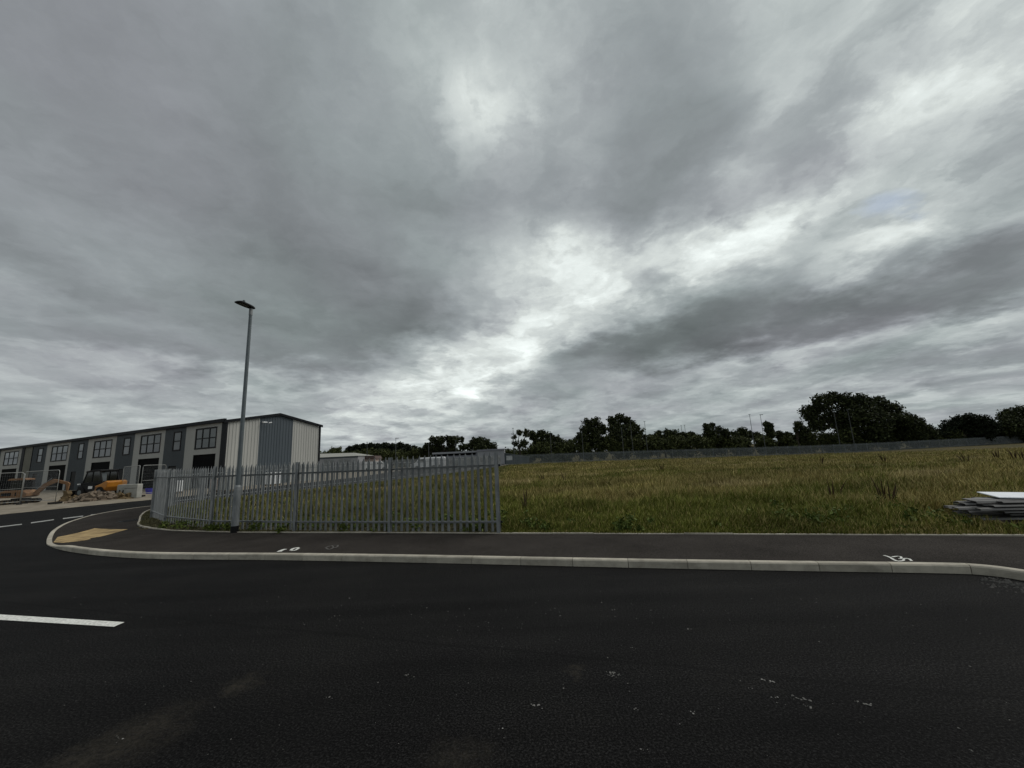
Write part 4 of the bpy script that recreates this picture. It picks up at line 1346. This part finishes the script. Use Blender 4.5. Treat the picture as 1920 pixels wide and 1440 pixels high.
for lab, Y, px in (('low dark tree right of the middle pair of trees', 90, [(1222, 822, 8), (1236, 816, 9), (1252, 813, 9), (1266, 814, 9), (1245, 826, 12), (1268, 826, 11)]),
                   ('low dark tree behind the twin thin columns', 90, [(1282, 818, 8), (1296, 817, 8), (1306, 824, 9), (1288, 828, 10)]),
                   ('dark tree with a raised tip left of centre between the low trees', 89, [(1325, 800, 7), (1335, 798, 6), (1330, 810, 11), (1348, 806, 8), (1360, 812, 9), (1340, 822, 13), (1318, 822, 9), (1362, 824, 10)]),
                   ('low dark tree left of the tall twin columns', 91, [(1378, 814, 8), (1392, 810, 9), (1404, 814, 8), (1418, 818, 9), (1396, 824, 12), (1424, 826, 8)]),
                   ('little round headed tree beside the tall twin columns', 88, [(1438, 796, 6), (1445, 799, 5), (1441, 806, 7), (1446, 814, 8)]),
                   ('low tree left of the small upright tree', 90, [(1462, 816, 8), (1478, 818, 8), (1470, 826, 10)])):
    tree('broadleaf_tree', lab, 'tree', Y, px, n=1900, size=.46)


def bush(x, y, rp, Y, i):
    r = np.random.default_rng(500 + i)
    p = at(x, y, Y); sc = Y / FPX
    zb = float(DIP(p.x, p.y)) + .1
    base = Vector((p.x, p.y, zb))
    hgt = max(1.5, p.z - zb + rp * sc * .4)
    root = thing('bush', 'dense green bramble bush growing in the row along the far boundary', 'bush', base, 0, 'bushes along the far boundary')
    bl = [(np.array((r.normal(0, rp * sc * .5), r.uniform(-1, 1), hgt * f)), rp * sc * r.uniform(.7, 1.0)) for f in (.3, .5, .7, .82)]
    V, Fq, tone = leaf_cloud(bl, 2600, .42, r, .8, .06)
    V = V[...]
    mesh_np('foliage', V, Fq, 'leaf_mid', root, attr=tone)
    t = MB()
    for k in range(4): t.tube([(r.normal(0, .2), r.normal(0, .2), -.2), tuple(bl[k][0])], [.05, .02], 5)
    t.build('stem', 'bark', root)


bi = 0
for x in np.arange(1000, 1945, 21):
    fy = 852 - (x - 992) * (852 - 817) / (1900 - 992)
    bi += 1
    bush(x + random.uniform(-5, 5), fy - random.uniform(7, 20) * (1.0 if x < 1500 else .7), random.uniform(14, 21), 84 + (x - 1000) / 900 * 9 + random.uniform(-1, 2), bi)


for x, y in ((1752, 818), (1764, 816), (1774, 814), (1560, 822), (1490, 822)):
    bi += 1
    bush(x, y, 15, 93, bi)
for x in np.arange(612, 1000, 22):
    bi += 1
    bush(x, 853 + random.uniform(-5, 3), random.uniform(13, 17), 101 + random.uniform(-2, 2), bi)

# ------------------------------------------------------------------ far columns
def column(xb, yb, xt, yt, Y, label, head=0, group='thin columns along the road beyond the field'):
    b, t = at(xb, yb, Y), at(xt, yt, Y)
    zb = float(DIP(b.x, b.y))
    root = thing('lighting_column', label, 'column', (b.x, b.y, zb), 0, group)
    h = t.z - zb
    m = MB(); m.tube([(0, 0, -.2), (0, 0, 1.2), (0, 0, h)], [.07, .06, .038], 8); m.build('pole', 'galv_col', root)
    if head:
        m = MB(); m.box(-.09, .55 if head > 0 else .09, -.1, .1, h - .02, h + .08) if head > 0 else m.box(-.55, .09, -.1, .1, h - .02, h + .08)
        m.build('lamp_head', 'pole', root)
    else:
        m = MB(); m.box(-.22, .22, -.04, .04, h - .04, h + .03); m.build('top_bracket', 'galv_col', root)


M['galv_col'] = mottled('column_steel', (0.075, 0.08, 0.085), (0.11, 0.118, 0.122), 2, 0.7, 0.3, 0.1)
for a in ((688, 858, 687, 829, 82, 'thin bare column in front of the conifer row', 0), (742, 860, 743, 822, 80, 'lighting column with a short head in front of the conifer row', 1),
          (804, 858, 804, 832, 78, 'thin column left of the long grey building', 0), (855, 846, 854, 826, 88, 'thin column rising behind the long grey building', 0),
          (964, 850, 961, 803, 80, 'tall thin column crossing the see-through tree', 0), (1034, 850, 1031, 809, 82, 'thin column in front of the flat domed tree', 0),
          (1093, 840, 1090, 808, 82, 'thin column in front of the left rounded tree', 0), (1168, 834, 1166, 802, 82, 'thin column before the flat topped tree, left of two', 0),
          (1186, 835, 1182, 789, 82, 'thin column before the flat topped tree, right of two', 0), (1213, 834, 1207, 790, 82, 'tall thin column against the sky right of the flat topped tree', 0),
          (1280, 822, 1277, 798, 96, 'left and shorter of the twin thin columns', 0), (1287, 826, 1283, 797, 94, 'right and nearer of the twin thin columns', 0),
          (1413, 828, 1405, 777, 82, 'left of the two tall columns standing against the sky', 0), (1433, 826, 1424, 778, 82, 'right of the two tall columns standing against the sky', 1),
          (1571, 812, 1564, 770, 82, 'left pale column in front of the broad domed tree', 0), (1597, 808, 1590, 768, 82, 'right pale column in front of the broad domed tree', 0)):
    column(*a[:6], head=a[6])


# ------------------------------------------------------------------ far buildings and vehicles
def shed():
    Y = 84
    a, b = at(600, 866, Y), at(671, 866, Y)
    root = thing('storage_shed', 'pale metal shed with a low pale roof beyond the gable of the industrial units', 'shed', (a.x, Y, 0))
    w = b.x - a.x; h = at(640, 856, Y).z; hr = at(640, 850.5, Y).z
    m = MB(); m.box(-6, w, 0, 9, 0, h); m.build('wall', 'roof_grey', root)
    m = MB()
    m.add([(-6.2, -.2, h), (w + .2, -.2, h), (w - 2.6, 4.5, hr + .15), (-6.2, 4.5, hr + .35), (w + .2, 9.2, h), (-6.2, 9.2, h)], [(0, 1, 2, 3), (3, 2, 4, 5), (1, 4, 2), (0, 3, 5), (0, 5, 4, 1)])
    m.build('roof', 'barrier', root)
    m = MB(); m.box(-6.1, w + .05, -.06, -.004, h - .35, h - .05); m.build('fascia', 'clad_dark', root)
    for x in (.6, 4.0):
        m = MB(); m.box(x, x + 2.4, -.05, -.005, .1, 2.6); m.build('door', 'galv', root)


shed()


def long_building():
    Y = 80
    x0, x1, x2, x3 = (at(x, 860, Y).x for x in (812, 896, 946, 992))
    z = lambda x, y: at(x, y, Y).z
    root = thing('office_building', 'long low lilac grey flat roofed building with dark windows beyond the fence', 'building', (x0, Y, 0))
    h1, h2, h3 = z(850, 847.5), z(920, 843), z(960, 852)
    m = MB(); m.box(0, x1 - x0 - .004, 0, 7, -.3, h1); m.build('wall', 'panel_grey', root)
    m = MB(); m.box(x1 - x0, x2 - x0, -.6, 7.5, -.3, h2); m.build('wall', 'roof_grey', root)
    m = MB(); m.box(-.15, x1 - x0 - .01, -.2, -.004, h1 - .28, h1 + .05); m.build('parapet', 'roof_grey', root)
    m = MB(); m.box(x1 - x0 - .1, x2 - x0 + .1, -.75, -.604, h2 - .25, h2 + .08); m.build('parapet', 'panel_grey', root)
    m = MB(); m.box(.1, x1 - x0 - .4, -.03, -.004, h1 - .75, h1 - .32); m.build('window_band', 'dark_void', root)
    for k in range(8):
        xx = 1.0 + k * (x1 - x0 - 2) / 8
        m = MB(); m.box(xx, xx + .75, -.04, -.006, .7, 1.75)
        w = m.build('window', 'black', root)
        m = MB(); m.box(xx + .08, xx + .67, -.055, -.041, .78, 1.67); m.build('pane', 'dark_glass', w)
    for k in range(3):
        xx = x1 - x0 + .5 + k * 1.6
        m = MB(); m.box(xx, xx + .9, -.64, -.606, .8, 1.6)
        w = m.build('window', 'black', root)
        m = MB(); m.box(xx + .08, xx + .82, -.655, -.641, .88, 1.52); m.build('pane', 'dark_glass', w)
    # lean-to wing on the right
    m = MB(); L = x3 - x2
    V = [(x2 - x0 + .004, .2, -.3), (x2 - x0 + L, .2, -.3), (x2 - x0 + L, .2, h3 - .75), (x2 - x0 + .004, .2, h3 + .25)]
    m.add(V + [(x, y + 5, zz) for x, y, zz in V], [(0, 1, 2, 3), (7, 6, 5, 4), (0, 4, 5, 1), (1, 5, 6, 2), (2, 6, 7, 3), (3, 7, 4, 0)]); m.build('side_wing', 'clad_dark', root)
    m = MB(); m.prism([(x2 - x0 + .01, h3 + .26), (x2 - x0 + L + .2, h3 - .76), (x2 - x0 + L + .2, h3 - .66), (x2 - x0 + .01, h3 + .38)], 0.0, 5.4); m.build('wing_roof', 'galv_far', root)
    m = MB(); m.box(x2 - x0 + .4, x2 - x0 + 1.6, .12, .195, h3 - 1.1, h3 - .25); m.build('sign', 'white', root)


long_building()


def van(px, Y, yaw, label, col='white', hh=1.0):
    p = at(px, 870, Y)
    root = thing('parked_van', label, 'van', (p.x, Y, .02), yaw, 'vans parked by the long grey building')
    b = MB()
    b.prism([(-2.4, .35), (2.3, .35), (2.42, .6), (2.4, 1.0), (1.75, 1.2), (1.1, 2.0 * hh), (.8, 2.1 * hh), (-2.3, 2.1 * hh), (-2.42, 1.9 * hh)], -.92, .92); b.build('body', col, root, bevel=.07)
    b = MB(); b.prism([(1.78, 1.22), (1.16, 1.98 * hh), (1.18, 2.0 * hh), (1.82, 1.23)], -.78, .78); b.build('windscreen', 'dark_glass', root)
    for y in (-.935, .921):
        b = MB(); b.prism([(.15, 1.25), (1.5, 1.25), (1.05, 1.85 * hh), (.15, 1.85 * hh)], y, y + .014); b.build('side_window', 'dark_glass', root)
    for x in (-1.5, 1.5):
        for y in (-.95, .72):
            t = MB(); t.tube([(x, y, .34), (x, y + .23, .34)], .34, 18); t.build('wheel', 'rubber', root)


van(796, 74, math.radians(200), 'white van parked left of the long grey building, farther left')
van(811, 76, math.radians(185), 'white van parked against the left end of the long grey building')
van(872, 76.5, math.radians(5), 'dark grey van parked in front of the long grey building', 'pole', .85)
van(706, 78, math.radians(12), 'white van parked below the conifer row', 'white', .85)


def cottage(px, Y, w, label):
    p = at(px, 866, Y)
    zt = at(px, 857, Y).z
    root = thing('brick_outbuilding', label, 'building', (p.x, Y, 0))
    h = zt - .5
    m = MB(); m.box(-w / 2, w / 2, 0, 4, -.2, h); m.build('wall', 'brick', root)
    m = MB(); m.prism([(-w / 2 - .2, h), (w / 2 + .2, h), (w / 2 - .2, zt + .2), (-w / 2 + .2, zt + .2)], -.2, 4.2); m.build('roof', 'red_tile', root)
    m = MB(); m.box(-.4, .4, -.05, -.004, .6, 1.6); m.build('window', 'black', root)


cottage(684, 88, 4.6, 'small outbuilding with a dull tiled roof between the pale shed and the conifers')

# ------------------------------------------------------------------ grass
def grass(n, dmin, dmax, seed, name, label):
    r = np.random.default_rng(seed)
    # even in azimuth, denser close by
    az = r.uniform(math.radians(-52), math.radians(60), n)
    u = r.uniform(0, 1, n)
    p_ = -.75
    dd = (dmin ** p_ + u * (dmax ** p_ - dmin ** p_)) ** (1 / p_)
    x, y = dd * np.sin(az), dd * np.cos(az)
    fd = field_dist(x, y)
    inside = fd > 0.03
    pn_ = (x - 8.95) * .17 + (y - 7.62) * .985
    inside &= ~((x > 8.7) & (x < 13) & (pn_ > -.2) & (pn_ < 1.6))
    fx = np.array([p.x for p in far]); fy = np.array([p.y for p in far])
    inside &= y < np.interp(x, fx, fy, left=66, right=97) + 8
    x, y, fd, dd = x[inside], y[inside], fd[inside], dd[inside]
    n = len(x)
    z = ground_z(x, y)

    def nz(s, ph):
        return (np.sin(x * s + ph + 1.7 * np.sin(y * s * .7 + ph)) * np.sin(y * s * 1.3 + 1.9 * np.sin(x * s * .5 + 2 * ph)) +
                .6 * np.sin(x * s * 2.3 + ph * 3 + np.sin(y * s * 1.9)) * np.sin(y * s * 2.9 + ph)) / 1.6
    patch = nz(.28, .4) * .6 + nz(.75, 2.1) * .4
    dry = .10 + .82 * smstep(-.75, .7, 1.4 * patch + .75 * smstep(1.0, 7.0, fd + 2.2 * nz(.33, 1.1) + 1.2 * nz(.9, 3.3)) - .58 + .22 * smstep(15, 45, dd))
    behind = smstep(-.8, -1.8, x)                     # weeds behind the palisade
    dry = dry * (1 - .45 * behind)
    hgt = (0.16 + .10 * r.uniform(0, 1, n) + .17 * smstep(.4, 4, fd)) * (0.75 + .45 * r.uniform(0, 1, n)) * (1 + .35 * nz(1.3, .9))
    hgt *= .74 - .30 * smstep(14, 45, dd)
    hgt *= 0.45 + .55 * smstep(0.05, 0.7, fd)
    foot = (x < -.4) & (fd < .9)
    hgt = np.where(foot, hgt * .5, hgt)
    wd = np.clip(.003 + .00034 * dd, .0045, .026) * r.uniform(.7, 1.5, n)
    seedh = r.uniform(0, 1, n) < .10 + .25 * dry
    hgt = np.where(seedh, hgt * 1.35, hgt)
    a = r.uniform(0, 2 * np.pi, n)
    lean = hgt * r.uniform(.1, .75, n)
    wind = .10 * hgt
    tx, ty = np.cos(a) * lean + wind, np.sin(a) * lean
    sx, sy = -np.sin(a), np.cos(a)
    # face the blade width roughly across the wind at random
    b0 = np.stack([x - sx * wd, y - sy * wd, z - .03], 1); b1 = np.stack([x + sx * wd, y + sy * wd, z - .03], 1)
    m0 = np.stack([x + tx * .4 - sx * wd * .8, y + ty * .4 - sy * wd * .8, z + hgt * .62], 1); m1 = np.stack([x + tx * .4 + sx * wd * .8, y + ty * .4 + sy * wd * .8, z + hgt * .62], 1)
    t0 = np.stack([x + tx, y + ty, z + hgt * .97], 1)
    V = np.stack([b0, b1, m0, m1, t0], 1).reshape(-1, 3)
    i = np.arange(n)[:, None] * 5
    Fc = np.concatenate([np.hstack([i, i + 1, i + 3]), np.hstack([i, i + 3, i + 2]), np.hstack([i + 2, i + 3, i + 4])])
    green = np.array([.082, .102, .016]); green2 = np.array([.165, .17, .034]); straw = np.array([.38, .31, .125]); brown = np.array([.175, .148, .045]); grey = np.array([.11, .105, .066])
    gmix = r.uniform(0, 1, n)[:, None]
    gc = green * (1 - gmix) + green2 * gmix
    dc = brown * (1 - gmix) + straw * gmix
    c = np.where((r.uniform(0, 1, n) < dry * .9 + .06)[:, None], dc, gc)
    gb = (behind * .45 * r.uniform(.3, 1, n))[:, None]
    c = c * (1 - gb) + grey * gb
    pale = (nz(.42, 5.2) > .55) & (fd > 5)
    c = np.where(pale[:, None], c * .4 + np.array([.42, .34, .17]) * .6, c)
    c *= (1 + .28 * nz(.55, 4.1) + .15 * nz(1.7, .3))[:, None]
    c = np.where(foot[:, None], c * .35 + np.array([.10, .09, .065]) * .65, c)
    c *= r.uniform(.65, 1.25, n)[:, None]
    colr = np.ones((n, 5, 4)); colr[:, :, :3] = c[:, None, :]
    o = mesh_np(name, V, Fc, 'grass', color=colr.reshape(-1, 4))
    return tag(o, label, 'grass', kind='stuff')


grass(1000000, 6.5, 100, 11, 'grass', 'rough grass of the field, green along the edging and straw brown farther out')


# dock and weed stems standing above the grass
def weeds():
    r = np.random.default_rng(5)
    mb = MB()
    pts = [(1060, 908), (1018, 905), (1660, 870), (1905, 862), (1920, 866), (1870, 860), (1660, 950), (1672, 958), (1563, 945), (1540, 872), (1242, 885), (1815, 870), (985, 965)]
    for x, y in pts:
        p = gp(x, y, .1)
        z = gz(p.x, p.y)
        for _ in range(5):
            dx, dy = r.normal(0, .05, 2)
            h = r.uniform(.45, .75)
            mb.tube([(p.x + dx, p.y + dy, z - .03), (p.x + dx * 2, p.y + dy * 2, z + h * .6), (p.x + dx * 3.5, p.y + dy * 3.5, z + h)], [.006, .01 + .0006 * p.y, .004], 5)
    M['dock'] = mottled('dock_stem', (0.035, 0.022, 0.012), (0.06, 0.036, 0.016), 6, 0.9)
    tag(mb.build('weed_stems', 'dock'), 'dark dock and weed stems standing above the grass', 'weeds', kind='stuff')


weeds()


def broad_weeds():
    r = np.random.default_rng(77)
    Vs, Fs, Ts, o = [], [], [], 0
    k = 0
    while k < 170:
        x, y = r.uniform(-12, 14), r.uniform(6.5, 18)
        fd = field_dist(np.array([x]), np.array([y]))[0]
        if fd < .12 or fd > 5 or r.uniform() > np.exp(-fd / 1.6) + .08: continue
        if 8.6 < x and -.3 < (x - 8.95) * .17 + (y - 7.62) * .985 < 1.6: continue
        z = gz(x, y)
        R_ = r.uniform(.07, .2)
        V, Fq, t = leaf_cloud([(np.array((x, y, z + R_ * .7)), R_), (np.array((x + r.normal(0, .1), y + r.normal(0, .1), z + R_)), R_ * .7)], int(r.uniform(40, 110)), .085, r, 1.0, .1)
        Vs.append(V); Fs.append(Fq + o); Ts.append(t); o += len(V); k += 1
    M['leaf_weed'] = leafmat('weed_leaves', (0.045, 0.07, 0.014), (0.13, 0.16, 0.035))
    tag(mesh_np('broadleaf_weeds', np.concatenate(Vs), np.concatenate(Fs), 'leaf_weed', attr=np.concatenate(Ts)), 'low broad leaved weeds growing in the grass behind the pavement edging', 'weeds', kind='stuff')


broad_weeds()

for o in COL.objects:
    if o.type == 'MESH' and o.parent is None and not o.get('kind') and not o.get('label'):
        print('UNLABELLED', o.name)
